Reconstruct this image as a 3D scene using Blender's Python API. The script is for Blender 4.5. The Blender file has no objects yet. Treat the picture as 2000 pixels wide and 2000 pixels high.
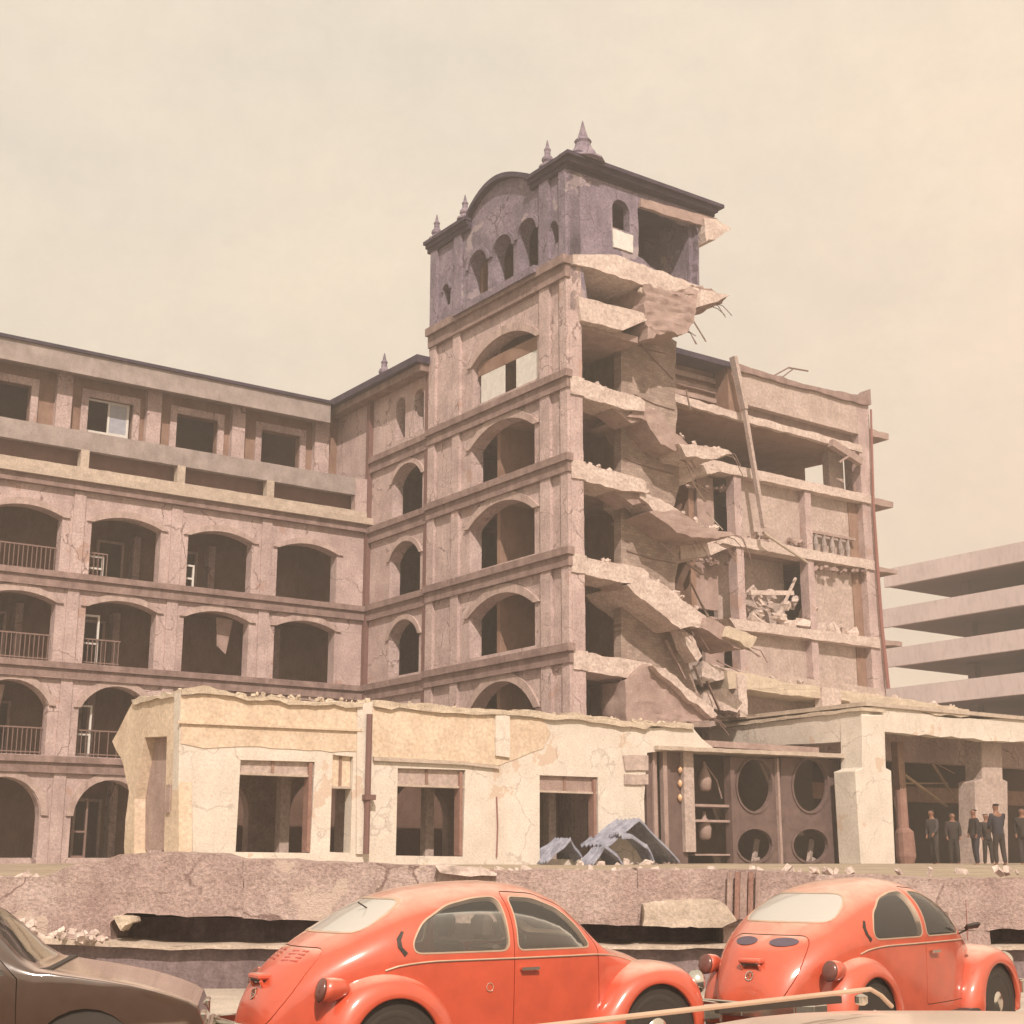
import bpy, bmesh, math, random
from mathutils import Vector, Matrix, noise
from mathutils.geometry import tessellate_polygon

# ---------------------------------------------------------------- camera, light, exposure
scene = bpy.context.scene
COL = scene.collection
R = math.radians
F_PX, HORIZON = 2782.0, 1680.0          # lens in photo pixels (photo is 2000 px wide), horizon row
PITCH = math.atan((HORIZON - 1000) / F_PX)
CAM_Z = 1.62
STREET = -0.04

cam_data = bpy.data.cameras.new("camera")
cam_data.sensor_width = 36.0
cam_data.lens = 36.0 * F_PX / 2000.0
cam_data.clip_start = 0.1
cam_data.clip_end = 5000.0
cam = bpy.data.objects.new("camera", cam_data)
cam.location = (0, 0, CAM_Z)
cam.rotation_euler = (R(90) + PITCH, 0, 0)
COL.objects.link(cam)
scene.camera = cam

SUN_DIR = Vector((0.08, -0.76, 0.72)).normalized()      # towards the sun
SUN_EL = math.asin(SUN_DIR.z)
SUN_AZ = math.atan2(SUN_DIR.x, SUN_DIR.y)
world = bpy.data.worlds.new("World")
scene.world = world
world.use_nodes = True
wn = world.node_tree
for n in list(wn.nodes): wn.nodes.remove(n)
w_out = wn.nodes.new("ShaderNodeOutputWorld")
w_bg = wn.nodes.new("ShaderNodeBackground")
w_sky = wn.nodes.new("ShaderNodeTexSky")
w_sky.sky_type = 'NISHITA'
w_sky.sun_disc = False
w_sky.sun_elevation = SUN_EL
w_sky.sun_rotation = SUN_AZ
w_sky.dust_density = 6.0
w_sky.air_density = 1.4
# a warm, hazy, thinly overcast veil over the clear sky
w_tc = wn.nodes.new("ShaderNodeTexCoord")
w_map = wn.nodes.new("ShaderNodeMapping"); w_map.inputs['Scale'].default_value = (1.0, 1.0, 2.2)
w_n = wn.nodes.new("ShaderNodeTexNoise"); w_n.inputs['Scale'].default_value = 3.2
w_n.inputs['Detail'].default_value = 9.0; w_n.inputs['Roughness'].default_value = 0.62
w_ramp = wn.nodes.new("ShaderNodeValToRGB")
w_ramp.color_ramp.elements[0].position = 0.30; w_ramp.color_ramp.elements[0].color = (7.5, 6.35, 4.95, 1)
w_ramp.color_ramp.elements[1].position = 0.70; w_ramp.color_ramp.elements[1].color = (8.9, 7.15, 5.3, 1)
w_mix = wn.nodes.new("ShaderNodeMixRGB"); w_mix.inputs['Fac'].default_value = 0.94
wn.links.new(w_tc.outputs['Generated'], w_map.inputs['Vector'])
wn.links.new(w_map.outputs['Vector'], w_n.inputs['Vector'])
wn.links.new(w_n.outputs['Fac'], w_ramp.inputs['Fac'])
wn.links.new(w_sky.outputs['Color'], w_mix.inputs['Color1'])
wn.links.new(w_ramp.outputs['Color'], w_mix.inputs['Color2'])
w_n2 = wn.nodes.new("ShaderNodeTexNoise"); w_n2.inputs['Scale'].default_value = 26.0; w_n2.inputs['Detail'].default_value = 8.0; w_n2.inputs['Roughness'].default_value = 0.8
w_mr = wn.nodes.new("ShaderNodeMapRange"); w_mr.inputs['From Min'].default_value = .3; w_mr.inputs['From Max'].default_value = .7; w_mr.inputs['To Min'].default_value = .955; w_mr.inputs['To Max'].default_value = 1.035
w_sep = wn.nodes.new("ShaderNodeSeparateXYZ")
w_alt = wn.nodes.new("ShaderNodeMath"); w_alt.operation = 'MULTIPLY_ADD'; w_alt.inputs[1].default_value = -.55      # lower and further right: warmer haze
w_add = wn.nodes.new("ShaderNodeMath"); w_add.operation = 'MULTIPLY_ADD'; w_add.inputs[1].default_value = .45; w_add.inputs[2].default_value = .62
w_r2 = wn.nodes.new("ShaderNodeValToRGB")
w_r2.color_ramp.elements[0].position = .30; w_r2.color_ramp.elements[0].color = (.875, .935, .985, 1)
w_r2.color_ramp.elements[1].position = .75; w_r2.color_ramp.elements[1].color = (1.06, 1.0, .99, 1)
w_mul = wn.nodes.new("ShaderNodeMixRGB"); w_mul.blend_type = 'MULTIPLY'; w_mul.inputs['Fac'].default_value = 1
w_mul2 = wn.nodes.new("ShaderNodeMixRGB"); w_mul2.blend_type = 'MULTIPLY'; w_mul2.inputs['Fac'].default_value = 1
wn.links.new(w_tc.outputs['Generated'], w_sep.inputs['Vector']); wn.links.new(w_tc.outputs['Generated'], w_n2.inputs['Vector'])
wn.links.new(w_sep.outputs['X'], w_add.inputs[0]); wn.links.new(w_sep.outputs['Z'], w_alt.inputs[0]); wn.links.new(w_add.outputs[0], w_alt.inputs[2])
wn.links.new(w_alt.outputs[0], w_r2.inputs['Fac']); wn.links.new(w_n2.outputs['Fac'], w_mr.inputs['Value'])
wn.links.new(w_mix.outputs['Color'], w_mul.inputs['Color1']); wn.links.new(w_r2.outputs['Color'], w_mul.inputs['Color2'])
wn.links.new(w_mul.outputs['Color'], w_mul2.inputs['Color1']); wn.links.new(w_mr.outputs['Result'], w_mul2.inputs['Color2'])
wn.links.new(w_mul2.outputs['Color'], w_bg.inputs['Color'])
w_bg.inputs['Strength'].default_value = 0.122
wn.links.new(w_bg.outputs['Background'], w_out.inputs['Surface'])

sun_data = bpy.data.lights.new("sun", 'SUN')
sun_data.energy = 5.0
sun_data.angle = R(.8)
sun_data.color = (1.0, 0.85, 0.74)
sun = bpy.data.objects.new("sun", sun_data)
sun.rotation_euler = SUN_DIR.to_track_quat('Z', 'Y').to_euler()
sun.location = (0, 0, 60)
COL.objects.link(sun)

scene.view_settings.view_transform = 'Standard'
scene.view_settings.look = 'None'
scene.view_settings.exposure = 0.08
scene.view_settings.gamma = 1.0

# ---------------------------------------------------------------- frames and unprojection
cp, sp = math.cos(PITCH), math.sin(PITCH)
FW = Vector((0, cp, sp)); UP = Vector((0, -sp, cp)); RT = Vector((1, 0, 0)); CAM = Vector((0, 0, CAM_Z))
AZ = R(54.4)
BU = Vector((math.sin(AZ), math.cos(AZ), 0)); BW = Vector((math.cos(AZ), -math.sin(AZ), 0))
def ray(x, y): return RT * ((x - 1000) / F_PX) + UP * ((1000 - y) / F_PX) + FW
BC = CAM + ray(1125, 1680) * 46.0; BC.z = 0
def T(x, y, t):                                   # point on the plane t = const of the building grid -> (s, z)
    r = ray(x, y); k = (t - (CAM - BC).dot(BW)) / r.dot(BW); p = CAM + r * k; d = p - BC
    return (d.dot(BU), p.z)
def S(x, y, s):                                   # point on the plane s = const -> (t, z)
    r = ray(x, y); k = (s - (CAM - BC).dot(BU)) / r.dot(BU); p = CAM + r * k; d = p - BC
    return (d.dot(BW), p.z)
def D(x, y, dist):                                # point on the frontal plane at that distance -> (X, Z)
    r = ray(x, y); k = dist / r.y; p = CAM + r * k
    return (p.x, p.z)
MB_FRAME = Matrix.Translation(BC) @ Matrix(((BU.x, -BW.x, 0, 0), (BU.y, -BW.y, 0, 0), (0, 0, 1, 0), (0, 0, 0, 1)))
WORLD = Matrix.Identity(4)

# ---------------------------------------------------------------- object helpers
WM = {}
def empty(name, mat, label=None, cat=None, group=None, kind=None):
    o = bpy.data.objects.new(name, None); COL.objects.link(o)
    o.empty_display_size = 0.3
    o.matrix_world = mat; WM[o.name] = mat.copy()
    tag(o, label, cat, group, kind)
    return o
def tag(o, label=None, cat=None, group=None, kind=None):
    if label: o['label'] = label
    if cat: o['category'] = cat
    if group: o['group'] = group
    if kind: o['kind'] = kind
    return o
def b_at(s, t, z): return MB_FRAME @ Matrix.Translation((s, -t, z))

class MB:
    """collects solids in one frame; build() links ONE mesh object.
    In the building frame points are (s, t, z)."""
    def __init__(self, frame='b'):
        self.v = []; self.f = []; self.frame = frame
    def add(self, vs, fs):
        n = len(self.v)
        if self.frame == 'b': self.v += [MB_FRAME @ Vector((p[0], -p[1], p[2])) for p in vs]
        elif self.frame == 'w': self.v += [Vector(p) for p in vs]
        else: self.v += [self.frame @ Vector(p) for p in vs]
        self.f += [tuple(i + n for i in f) for f in fs]
        return self
    def box(self, a0, a1, b0, b1, c0, c1):
        vs = [(a, b, c) for a in (a0, a1) for b in (b0, b1) for c in (c0, c1)]
        return self.add(vs, [(0,1,3,2), (4,6,7,5), (0,4,5,1), (2,3,7,6), (0,2,6,4), (1,5,7,3)])
    def prism(self, outer, p0, p1, holes=(), axis='t', cap=True):
        """outline (and holes) in the plane normal to axis, extruded from p0 to p1"""
        loops = [list(outer)] + [list(h) for h in holes]
        tris = tessellate_polygon([[Vector((a, b, 0)) for a, b in l] for l in loops])
        flat = [p for l in loops for p in l]
        def mk(p, q):
            if axis == 't': return (p[0], q, p[1])
            if axis == 's': return (q, p[0], p[1])
            return (p[0], p[1], q)
        vs = [mk(p, p0) for p in flat] + [mk(p, p1) for p in flat]
        n = len(flat); fs = []
        for t in tris:
            fs.append(tuple(t)); fs.append(tuple(i + n for i in reversed(t)))
        o = 0
        for l in loops:
            m = len(l)
            for i in range(m):
                a, b = o + i, o + (i + 1) % m
                fs.append((a, b, b + n, a + n))
            o += m
        return self.add(vs, fs)
    def beam(self, p, q, w, h=None, up=(0, 0, 1)):
        """square bar from p to q (points of this frame)"""
        h = h or w
        p = Vector(p); q = Vector(q); d = (q - p).normalized(); u = Vector(up)
        if abs(d.dot(u)) > .95: u = Vector((1, 0, 0))
        a = d.cross(u).normalized() * w / 2; b = a.cross(d).normalized() * h / 2
        vs = [p - a - b, p + a - b, p + a + b, p - a + b, q - a - b, q + a - b, q + a + b, q - a + b]
        return self.add(vs, [(0,3,2,1), (4,5,6,7), (0,1,5,4), (1,2,6,5), (2,3,7,6), (3,0,4,7)])
    def tube(self, pts, r, n=8):
        pts = [Vector(p) for p in pts]; vs = []; fs = []
        rr = r if isinstance(r, (list, tuple)) else [r] * len(pts)
        for i, p in enumerate(pts):
            d = (pts[min(i + 1, len(pts) - 1)] - pts[max(i - 1, 0)]).normalized()
            u = Vector((0, 0, 1)) if abs(d.z) < .9 else Vector((1, 0, 0))
            a = d.cross(u).normalized(); b = a.cross(d).normalized()
            for k in range(n):
                th = 2 * math.pi * k / n
                vs.append(p + (a * math.cos(th) + b * math.sin(th)) * rr[i])
        for i in range(len(pts) - 1):
            for k in range(n):
                fs.append((i*n + k, i*n + (k+1) % n, (i+1)*n + (k+1) % n, (i+1)*n + k))
        fs.append(tuple(range(n))[::-1]); fs.append(tuple((len(pts)-1)*n + k for k in range(n)))
        return self.add(vs, fs)
    def lathe(self, c, prof, n=12):
        """prof: (radius, height) list about the vertical through c"""
        vs = []; fs = []
        for r, h in prof:
            for k in range(n):
                th = 2 * math.pi * k / n
                vs.append((c[0] + r * math.cos(th), c[1] + r * math.sin(th), c[2] + h))
        for i in range(len(prof) - 1):
            for k in range(n):
                fs.append((i*n + k, i*n + (k+1) % n, (i+1)*n + (k+1) % n, (i+1)*n + k))
        fs.append(tuple(range(n))[::-1]); fs.append(tuple((len(prof)-1)*n + k for k in range(n)))
        return self.add(vs, fs)
    def rock(self, c, size, seed, sub=1):
        """one angular lump of broken masonry"""
        rnd = random.Random(seed)
        bm = bmesh.new(); bmesh.ops.create_cube(bm, size=1.0)
        rot = Matrix.Rotation(rnd.uniform(0, 6.28), 3, Vector((rnd.uniform(-1, 1), rnd.uniform(-1, 1), rnd.uniform(-1, 1.01))))
        if sub: bmesh.ops.subdivide_edges(bm, edges=bm.edges[:], cuts=sub, use_grid_fill=True)
        vs = []
        for v in bm.verts:
            p = Vector((v.co.x * size[0], v.co.y * size[1], v.co.z * size[2]))
            p += Vector((rnd.uniform(-1, 1) * size[0], rnd.uniform(-1, 1) * size[1], rnd.uniform(-1, 1) * size[2])) * .13
            vs.append(Vector(c) + rot @ p)
        fs = [tuple(v.index for v in f.verts) for f in bm.faces]
        bm.free()
        return self.add(vs, fs)
    def build(self, name, mat, parent=None, smooth=False, bevel=0, rough=0, sub=0):
        me = bpy.data.meshes.new(name)
        inv = WM[parent.name].inverted() if parent else Matrix.Identity(4)
        me.from_pydata([inv @ v for v in self.v], [], self.f)
        bm = bmesh.new(); bm.from_mesh(me)
        bmesh.ops.recalc_face_normals(bm, faces=bm.faces[:])
        if rough:                                   # broken masonry: sliced into even facets, then made uneven
            step = max(.16, (sub or .4) * .5)
            co = [v.co for v in bm.verts]
            for ax in range(3):
                lo = min(c[ax] for c in co); hi = max(c[ax] for c in co); k = int((hi - lo) / step)
                if (hi - lo) < step * 1.3: k = 1 if (hi - lo) > .12 else 0
                for i in range(1, k + 1):
                    pc = [0, 0, 0]; pc[ax] = lo + (hi - lo) * (i + .22 * math.sin(i * 7.3 + ax)) / (k + 1); nn = [0, 0, 0]; nn[ax] = 1
                    bmesh.ops.bisect_plane(bm, geom=bm.verts[:] + bm.edges[:] + bm.faces[:], plane_co=pc, plane_no=nn)
                co = [v.co for v in bm.verts]
            for v in bm.verts:
                q = v.co
                n = noise.noise_vector(q * 1.4) * .8 + noise.noise_vector(q * 4.7) * .8 + noise.noise_vector(q * 13) * .6
                v.co = q + n * rough
            for f_ in bm.faces: f_.smooth = True
            for e in bm.edges: e.smooth = len(e.link_faces) == 2 and e.calc_face_angle(0) < R(24)
        bm.to_mesh(me); bm.free()
        me.materials.append(mat)
        if smooth:
            for p in me.polygons: p.use_smooth = True
        o = bpy.data.objects.new(name, me); COL.objects.link(o)
        if parent:
            o.parent = parent; WM[o.name] = WM[parent.name]
        else: WM[o.name] = Matrix.Identity(4)
        if bevel:
            b = o.modifiers.new("bevel", 'BEVEL'); b.width = bevel; b.segments = 1; b.limit_method = 'ANGLE'; b.angle_limit = R(40)
        return o
def Zp(x, y, z):                                  # point on the level z -> (s, t)
    r = ray(x, y); k = (z - CAM_Z) / r.z; d = CAM + r * k - BC
    return (d.dot(BU), d.dot(BW))
def top(mb, name, mat, org, label, cat, group=None, kind=None, **kw):
    """a thing that is one mesh, its origin at org"""
    h = bpy.data.objects.new("tmp", None); WM[h.name] = org
    nm = h.name
    o = mb.build(name, mat, None, **kw)
    me = o.data; inv = org.inverted(); me.transform(inv); o.matrix_world = org; WM[o.name] = org.copy()
    bpy.data.objects.remove(h); WM.pop(nm, None)
    return tag(o, label, cat, group, kind)
def jag(poly, amp, step, seed, closed=True):
    """broken outline: subdivide and jitter"""
    rnd = random.Random(seed); out = []
    m = len(poly) if closed else len(poly) - 1
    for i in range(m):
        a = Vector(poly[i]); b = Vector(poly[(i + 1) % len(poly)]); L = (b - a).length
        k = max(1, int(L / step)); nrm = Vector((-(b - a).y, (b - a).x)).normalized() if L > 0 else Vector((0, 0))
        for j in range(k):
            p = a.lerp(b, (j + (rnd.uniform(-.3, .3) if j else 0)) / k)
            if j: p = p + nrm * rnd.uniform(-amp, amp)
            out.append((p.x, p.y))
    if not closed: out.append(tuple(poly[-1]))
    return out
def arch(a0, a1, z0, zs, zc, n=14):
    """opening outline with a segmental or round head"""
    c = (a0 + a1) / 2; h = (a1 - a0) / 2; r = zc - zs
    pts = [(a0, z0), (a1, z0), (a1, zs)]
    if r > .98 * h:
        for i in range(1, n): th = math.pi * i / n; pts.append((c + h * math.cos(th), zs + r * math.sin(th)))
    else:
        Rr = (h * h + r * r) / (2 * r); al = math.asin(min(1, h / Rr))
        for i in range(1, n):
            th = al - 2 * al * i / n
            pts.append((c + Rr * math.sin(th), zc - Rr + Rr * math.cos(th)))
    pts.append((a0, zs))
    return pts
def arch_ring(a0, a1, zs, zc, w, n=14):
    inner = arch(a0, a1, zs - .01, zs, zc, n)[2:]
    c = (a0 + a1) / 2; h = (a1 - a0) / 2; k = (h + w) / h
    outer = [(c + (a - c) * k, zs + (z - zs) * (1 + w / (zc - zs)) + (0)) for a, z in inner]
    return outer + inner[::-1]

# ---------------------------------------------------------------- materials
def mat_base(name):
    m = bpy.data.materials.new(name); m.use_nodes = True
    nt = m.node_tree; b = nt.nodes["Principled BSDF"]
    return m, nt, b
def mottled(name, c1, c2, c3=None, scale=1.2, rough=.9, bump=.25, stain=0.0, brick=None, fine=22, grime=.35, crack=0, patch=None):
    m, nt, b = mat_base(name)
    N = nt.nodes.new; Lk = nt.links.new
    tc = N("ShaderNodeTexCoord")
    n1 = N("ShaderNodeTexNoise"); n1.inputs['Scale'].default_value = scale; n1.inputs['Detail'].default_value = 8; n1.inputs['Roughness'].default_value = .65
    n2 = N("ShaderNodeTexNoise"); n2.inputs['Scale'].default_value = fine; n2.inputs['Detail'].default_value = 5; n2.inputs['Roughness'].default_value = .7
    Lk(tc.outputs['Object'], n1.inputs['Vector']); Lk(tc.outputs['Object'], n2.inputs['Vector'])
    r = N("ShaderNodeValToRGB")
    e = r.color_ramp.elements
    e[0].position = .34; e[0].color = (*c1, 1); e[1].position = .66; e[1].color = (*c2, 1)
    if c3:
        k = e.new(.5); k.color = (*c3, 1)
    Lk(n1.outputs['Fac'], r.inputs['Fac'])
    col = r.outputs['Color']
    # fine grain
    mr = N("ShaderNodeMapRange"); mr.inputs['From Min'].default_value = .3; mr.inputs['From Max'].default_value = .7
    mr.inputs['To Min'].default_value = 1 - grime; mr.inputs['To Max'].default_value = 1.08
    Lk(n2.outputs['Fac'], mr.inputs['Value'])
    mx = N("ShaderNodeMixRGB"); mx.blend_type = 'MULTIPLY'; mx.inputs['Fac'].default_value = 1
    Lk(col, mx.inputs['Color1']); Lk(mr.outputs['Result'], mx.inputs['Color2']); col = mx.outputs['Color']
    if stain:                                   # runs of dirt with their own shapes
        mp = N("ShaderNodeMapping"); mp.inputs['Scale'].default_value = (1.5, 1.5, .5)
        ns = N("ShaderNodeTexNoise"); ns.inputs['Scale'].default_value = 2.2; ns.inputs['Detail'].default_value = 7; ns.inputs['Roughness'].default_value = .7
        Lk(tc.outputs['Object'], mp.inputs['Vector']); Lk(mp.outputs['Vector'], ns.inputs['Vector'])
        m2 = N("ShaderNodeMapRange"); m2.inputs['From Min'].default_value = .48; m2.inputs['From Max'].default_value = .68
        m2.inputs['To Min'].default_value = 0; m2.inputs['To Max'].default_value = stain
        Lk(ns.outputs['Fac'], m2.inputs['Value'])
        ms = N("ShaderNodeMixRGB"); ms.inputs['Color2'].default_value = (c1[0]*.42, c1[1]*.38, c1[2]*.38, 1)
        Lk(m2.outputs['Result'], ms.inputs['Fac']); Lk(col, ms.inputs['Color1']); col = ms.outputs['Color']
    if patch:                                   # fallen plaster: sharp-edged bare patches
        np_ = N("ShaderNodeTexNoise"); np_.inputs['Scale'].default_value = .75; np_.inputs['Detail'].default_value = 10; np_.inputs['Roughness'].default_value = .6
        of = N("ShaderNodeMapping"); of.inputs['Location'].default_value = (7.3, 2.1, 4.4); Lk(tc.outputs['Object'], of.inputs['Vector']); Lk(of.outputs['Vector'], np_.inputs['Vector'])
        mp_ = N("ShaderNodeMapRange"); mp_.inputs['From Min'].default_value = .615; mp_.inputs['From Max'].default_value = .625; mp_.inputs['To Max'].default_value = .75; Lk(np_.outputs['Fac'], mp_.inputs['Value'])
        mq = N("ShaderNodeMixRGB"); mq.inputs['Color2'].default_value = (*patch, 1); Lk(mp_.outputs[0], mq.inputs['Fac']); Lk(col, mq.inputs['Color1']); col = mq.outputs['Color']
    if crack:
        wv = N("ShaderNodeTexNoise"); wv.inputs['Scale'].default_value = 2.5; wv.inputs['Detail'].default_value = 6; Lk(tc.outputs['Object'], wv.inputs['Vector'])
        ad = N("ShaderNodeMixRGB"); ad.blend_type = 'ADD'; ad.inputs['Fac'].default_value = .55; Lk(tc.outputs['Object'], ad.inputs['Color1']); Lk(wv.outputs['Color'], ad.inputs['Color2'])
        vo = N("ShaderNodeTexVoronoi"); vo.feature = 'DISTANCE_TO_EDGE'; vo.inputs['Scale'].default_value = .55; Lk(ad.outputs['Color'], vo.inputs['Vector'])
        mc = N("ShaderNodeMapRange"); mc.inputs['From Min'].default_value = .004; mc.inputs['From Max'].default_value = .016; mc.inputs['To Min'].default_value = crack; mc.inputs['To Max'].default_value = 0; Lk(vo.outputs['Distance'], mc.inputs['Value'])
        gate = N("ShaderNodeMapRange"); gate.inputs['From Min'].default_value = .46; gate.inputs['From Max'].default_value = .54; Lk(n1.outputs['Fac'], gate.inputs['Value'])
        mg = N("ShaderNodeMath"); mg.operation = 'MULTIPLY'; Lk(mc.outputs[0], mg.inputs[0]); Lk(gate.outputs[0], mg.inputs[1])
        mk = N("ShaderNodeMixRGB"); mk.inputs['Color2'].default_value = (c1[0]*.35, c1[1]*.3, c1[2]*.3, 1); Lk(mg.outputs[0], mk.inputs['Fac']); Lk(col, mk.inputs['Color1']); col = mk.outputs['Color']
    hgt = n2.outputs['Fac']
    if brick:
        bt = N("ShaderNodeTexBrick"); bt.inputs['Scale'].default_value = brick
        bt.inputs['Mortar Size'].default_value = .012; bt.inputs['Color1'].default_value = (1, 1, 1, 1)
        bt.inputs['Color2'].default_value = (.72, .70, .70, 1); bt.inputs['Mortar'].default_value = (.55, .52, .5, 1)
        bt.inputs['Row Height'].default_value = .25; bt.inputs['Brick Width'].default_value = .55
        rot = N("ShaderNodeMapping"); rot.inputs['Rotation'].default_value = (R(90), 0, 0)
        Lk(tc.outputs['Object'], rot.inputs['Vector']); Lk(rot.outputs['Vector'], bt.inputs['Vector'])
        mb = N("ShaderNodeMixRGB"); mb.blend_type = 'MULTIPLY'; mb.inputs['Fac'].default_value = .85
        Lk(col, mb.inputs['Color1']); Lk(bt.outputs['Color'], mb.inputs['Color2']); col = mb.outputs['Color']
    Lk(col, b.inputs['Base Color'])
    b.inputs['Roughness'].default_value = rough
    b.inputs['Specular IOR Level'].default_value = .25
    if bump:
        add = N("ShaderNodeMath"); add.operation = 'ADD'
        Lk(n1.outputs['Fac'], add.inputs[0]); Lk(n2.outputs['Fac'], add.inputs[1])
        bp = N("ShaderNodeBump"); bp.inputs['Strength'].default_value = bump; bp.inputs['Distance'].default_value = .06
        Lk(add.outputs[0], bp.inputs['Height']); Lk(bp.outputs['Normal'], b.inputs['Normal'])
    return m
def plain(name, c, rough=.5, metal=0, spec=.5, coat=0, vary=.12, scale=6):
    m, nt, b = mat_base(name)
    tc = nt.nodes.new("ShaderNodeTexCoord"); n = nt.nodes.new("ShaderNodeTexNoise")
    n.inputs['Scale'].default_value = scale; n.inputs['Detail'].default_value = 6; n.inputs['Roughness'].default_value = .65
    nt.links.new(tc.outputs['Object'], n.inputs['Vector'])
    r = nt.nodes.new("ShaderNodeValToRGB")
    r.color_ramp.elements[0].position = .32; r.color_ramp.elements[0].color = (*[x * (1 - vary) for x in c], 1)
    r.color_ramp.elements[1].position = .68; r.color_ramp.elements[1].color = (*[min(1, x * (1 + vary)) for x in c], 1)
    nt.links.new(n.outputs['Fac'], r.inputs['Fac']); nt.links.new(r.outputs['Color'], b.inputs['Base Color'])
    mr = nt.nodes.new("ShaderNodeMapRange"); mr.inputs['To Min'].default_value = rough * .8; mr.inputs['To Max'].default_value = min(1, rough * 1.25)
    nt.links.new(n.outputs['Fac'], mr.inputs['Value']); nt.links.new(mr.outputs['Result'], b.inputs['Roughness'])
    b.inputs['Metallic'].default_value = metal
    b.inputs['Specular IOR Level'].default_value = spec
    b.inputs['Coat Weight'].default_value = coat; b.inputs['Coat Roughness'].default_value = .12
    return m
def glass_mat(name, tint=(.94, .95, .94), mixf=.30):
    m, nt, b = mat_base(name)
    nt.nodes.remove(b)
    g = nt.nodes.new("ShaderNodeBsdfGlossy"); g.inputs['Roughness'].default_value = .04; g.inputs['Color'].default_value = (.95, .95, .95, 1)
    t = nt.nodes.new("ShaderNodeBsdfTransparent"); t.inputs['Color'].default_value = (*tint, 1)
    d = nt.nodes.new("ShaderNodeBsdfDiffuse"); d.inputs['Color'].default_value = (.55, .5, .44, 1)
    lw = nt.nodes.new("ShaderNodeLayerWeight"); lw.inputs['Blend'].default_value = mixf
    dust = nt.nodes.new("ShaderNodeMixShader"); dust.inputs['Fac'].default_value = .07
    mx = nt.nodes.new("ShaderNodeMixShader")
    nt.links.new(t.outputs[0], dust.inputs[1]); nt.links.new(d.outputs[0], dust.inputs[2])
    nt.links.new(lw.outputs['Fresnel'], mx.inputs['Fac'])
    nt.links.new(dust.outputs[0], mx.inputs[1]); nt.links.new(g.outputs[0], mx.inputs[2])
    nt.links.new(mx.outputs[0], nt.nodes['Material Output'].inputs['Surface'])
    return m

M = {}
M['stucco'] = mottled('pink_stucco', (.46, .345, .335), (.67, .53, .50), (.57, .44, .415), .9, bump=.45, stain=.34, grime=.42, fine=13, crack=.8, patch=(.40, .265, .22))
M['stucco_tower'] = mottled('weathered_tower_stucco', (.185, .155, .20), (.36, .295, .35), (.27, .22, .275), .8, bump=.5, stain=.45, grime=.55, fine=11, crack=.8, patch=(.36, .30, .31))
M['moulding'] = mottled('stucco_moulding', (.44, .33, .30), (.60, .47, .42), None, 2.0, bump=.3, stain=.6)
M['band'] = mottled('dirty_string_course', (.24, .165, .15), (.39, .28, .255), None, 2.2, bump=.35, stain=.5)
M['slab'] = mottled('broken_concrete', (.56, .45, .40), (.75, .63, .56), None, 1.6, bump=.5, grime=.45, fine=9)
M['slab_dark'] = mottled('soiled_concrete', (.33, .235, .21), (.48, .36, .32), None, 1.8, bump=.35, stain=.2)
M['brick'] = mottled('brick_infill', (.33, .25, .215), (.50, .40, .34), None, 1.4, bump=.4, brick=2.2)
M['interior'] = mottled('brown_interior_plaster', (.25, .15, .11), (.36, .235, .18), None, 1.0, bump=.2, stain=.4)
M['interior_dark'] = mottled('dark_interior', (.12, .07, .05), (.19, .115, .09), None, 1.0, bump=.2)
M['panel_wall'] = mottled('pale_infill_plaster', (.44, .345, .305), (.60, .49, .44), None, 1.1, bump=.4, stain=.2, grime=.4, fine=8)
M['yellow'] = mottled('cream_plaster', (.62, .56, .485), (.77, .70, .615), (.70, .635, .555), .8, bump=.3, stain=.12, grime=.24, fine=16, crack=.38, patch=(.55, .42, .33))
M['orange_band'] = mottled('ochre_plaster', (.62, .49, .365), (.78, .645, .50), (.70, .565, .43), .9, bump=.35, stain=.15, grime=.32, fine=10)
M['rubble_edge'] = mottled('crumbled_edge', (.56, .46, .36), (.76, .65, .51), None, 2.5, bump=.7)
M['roof_band'] = mottled('roof_fascia', (.30, .25, .235), (.45, .385, .36), None, 1.5, bump=.25, stain=.3)
M['roof_dark'] = mottled('roof_edge', (.04, .033, .055), (.085, .065, .095), None, 2, bump=.3)
M['white_frame'] = plain('pale_window_frame', (.62, .60, .56), .6)
M['blue_pane'] = plain('blue_grey_panel', (.33, .35, .40), .45)
M['rail'] = plain('rusty_rail', (.20, .13, .11), .7)
M['pipe'] = plain('brown_drainpipe', (.16, .085, .075), .7)
M['red_pipe'] = plain('red_rusty_pipe', (.25, .105, .09), .7)
M['wood'] = mottled('weathered_timber', (.38, .27, .18), (.55, .41, .28), None, 3, bump=.3)
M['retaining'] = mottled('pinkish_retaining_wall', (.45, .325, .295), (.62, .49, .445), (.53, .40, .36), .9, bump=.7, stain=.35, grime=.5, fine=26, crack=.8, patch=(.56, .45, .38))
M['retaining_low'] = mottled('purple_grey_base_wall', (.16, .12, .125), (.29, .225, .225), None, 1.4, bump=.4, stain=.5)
M['ledge'] = mottled('pale_stone_ledge', (.45, .37, .30), (.62, .52, .43), None, 3, bump=.4)
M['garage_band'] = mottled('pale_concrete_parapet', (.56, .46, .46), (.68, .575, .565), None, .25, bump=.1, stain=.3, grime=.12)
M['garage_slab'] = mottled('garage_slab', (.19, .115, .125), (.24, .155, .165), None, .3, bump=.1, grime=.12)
M['asphalt'] = mottled('asphalt', (.045, .042, .04), (.075, .068, .062), None, 1.5, bump=.4, fine=60)
M['pavement'] = mottled('pavement_concrete', (.42, .36, .30), (.58, .50, .42), None, 1.2, bump=.3, fine=30)
M['dirt'] = mottled('dusty_ground', (.34, .27, .20), (.50, .41, .30), None, .8, bump=.6)
M['partition'] = plain('dark_painted_partition', (.13, .085, .075), .75, vary=.3, scale=3)
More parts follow.
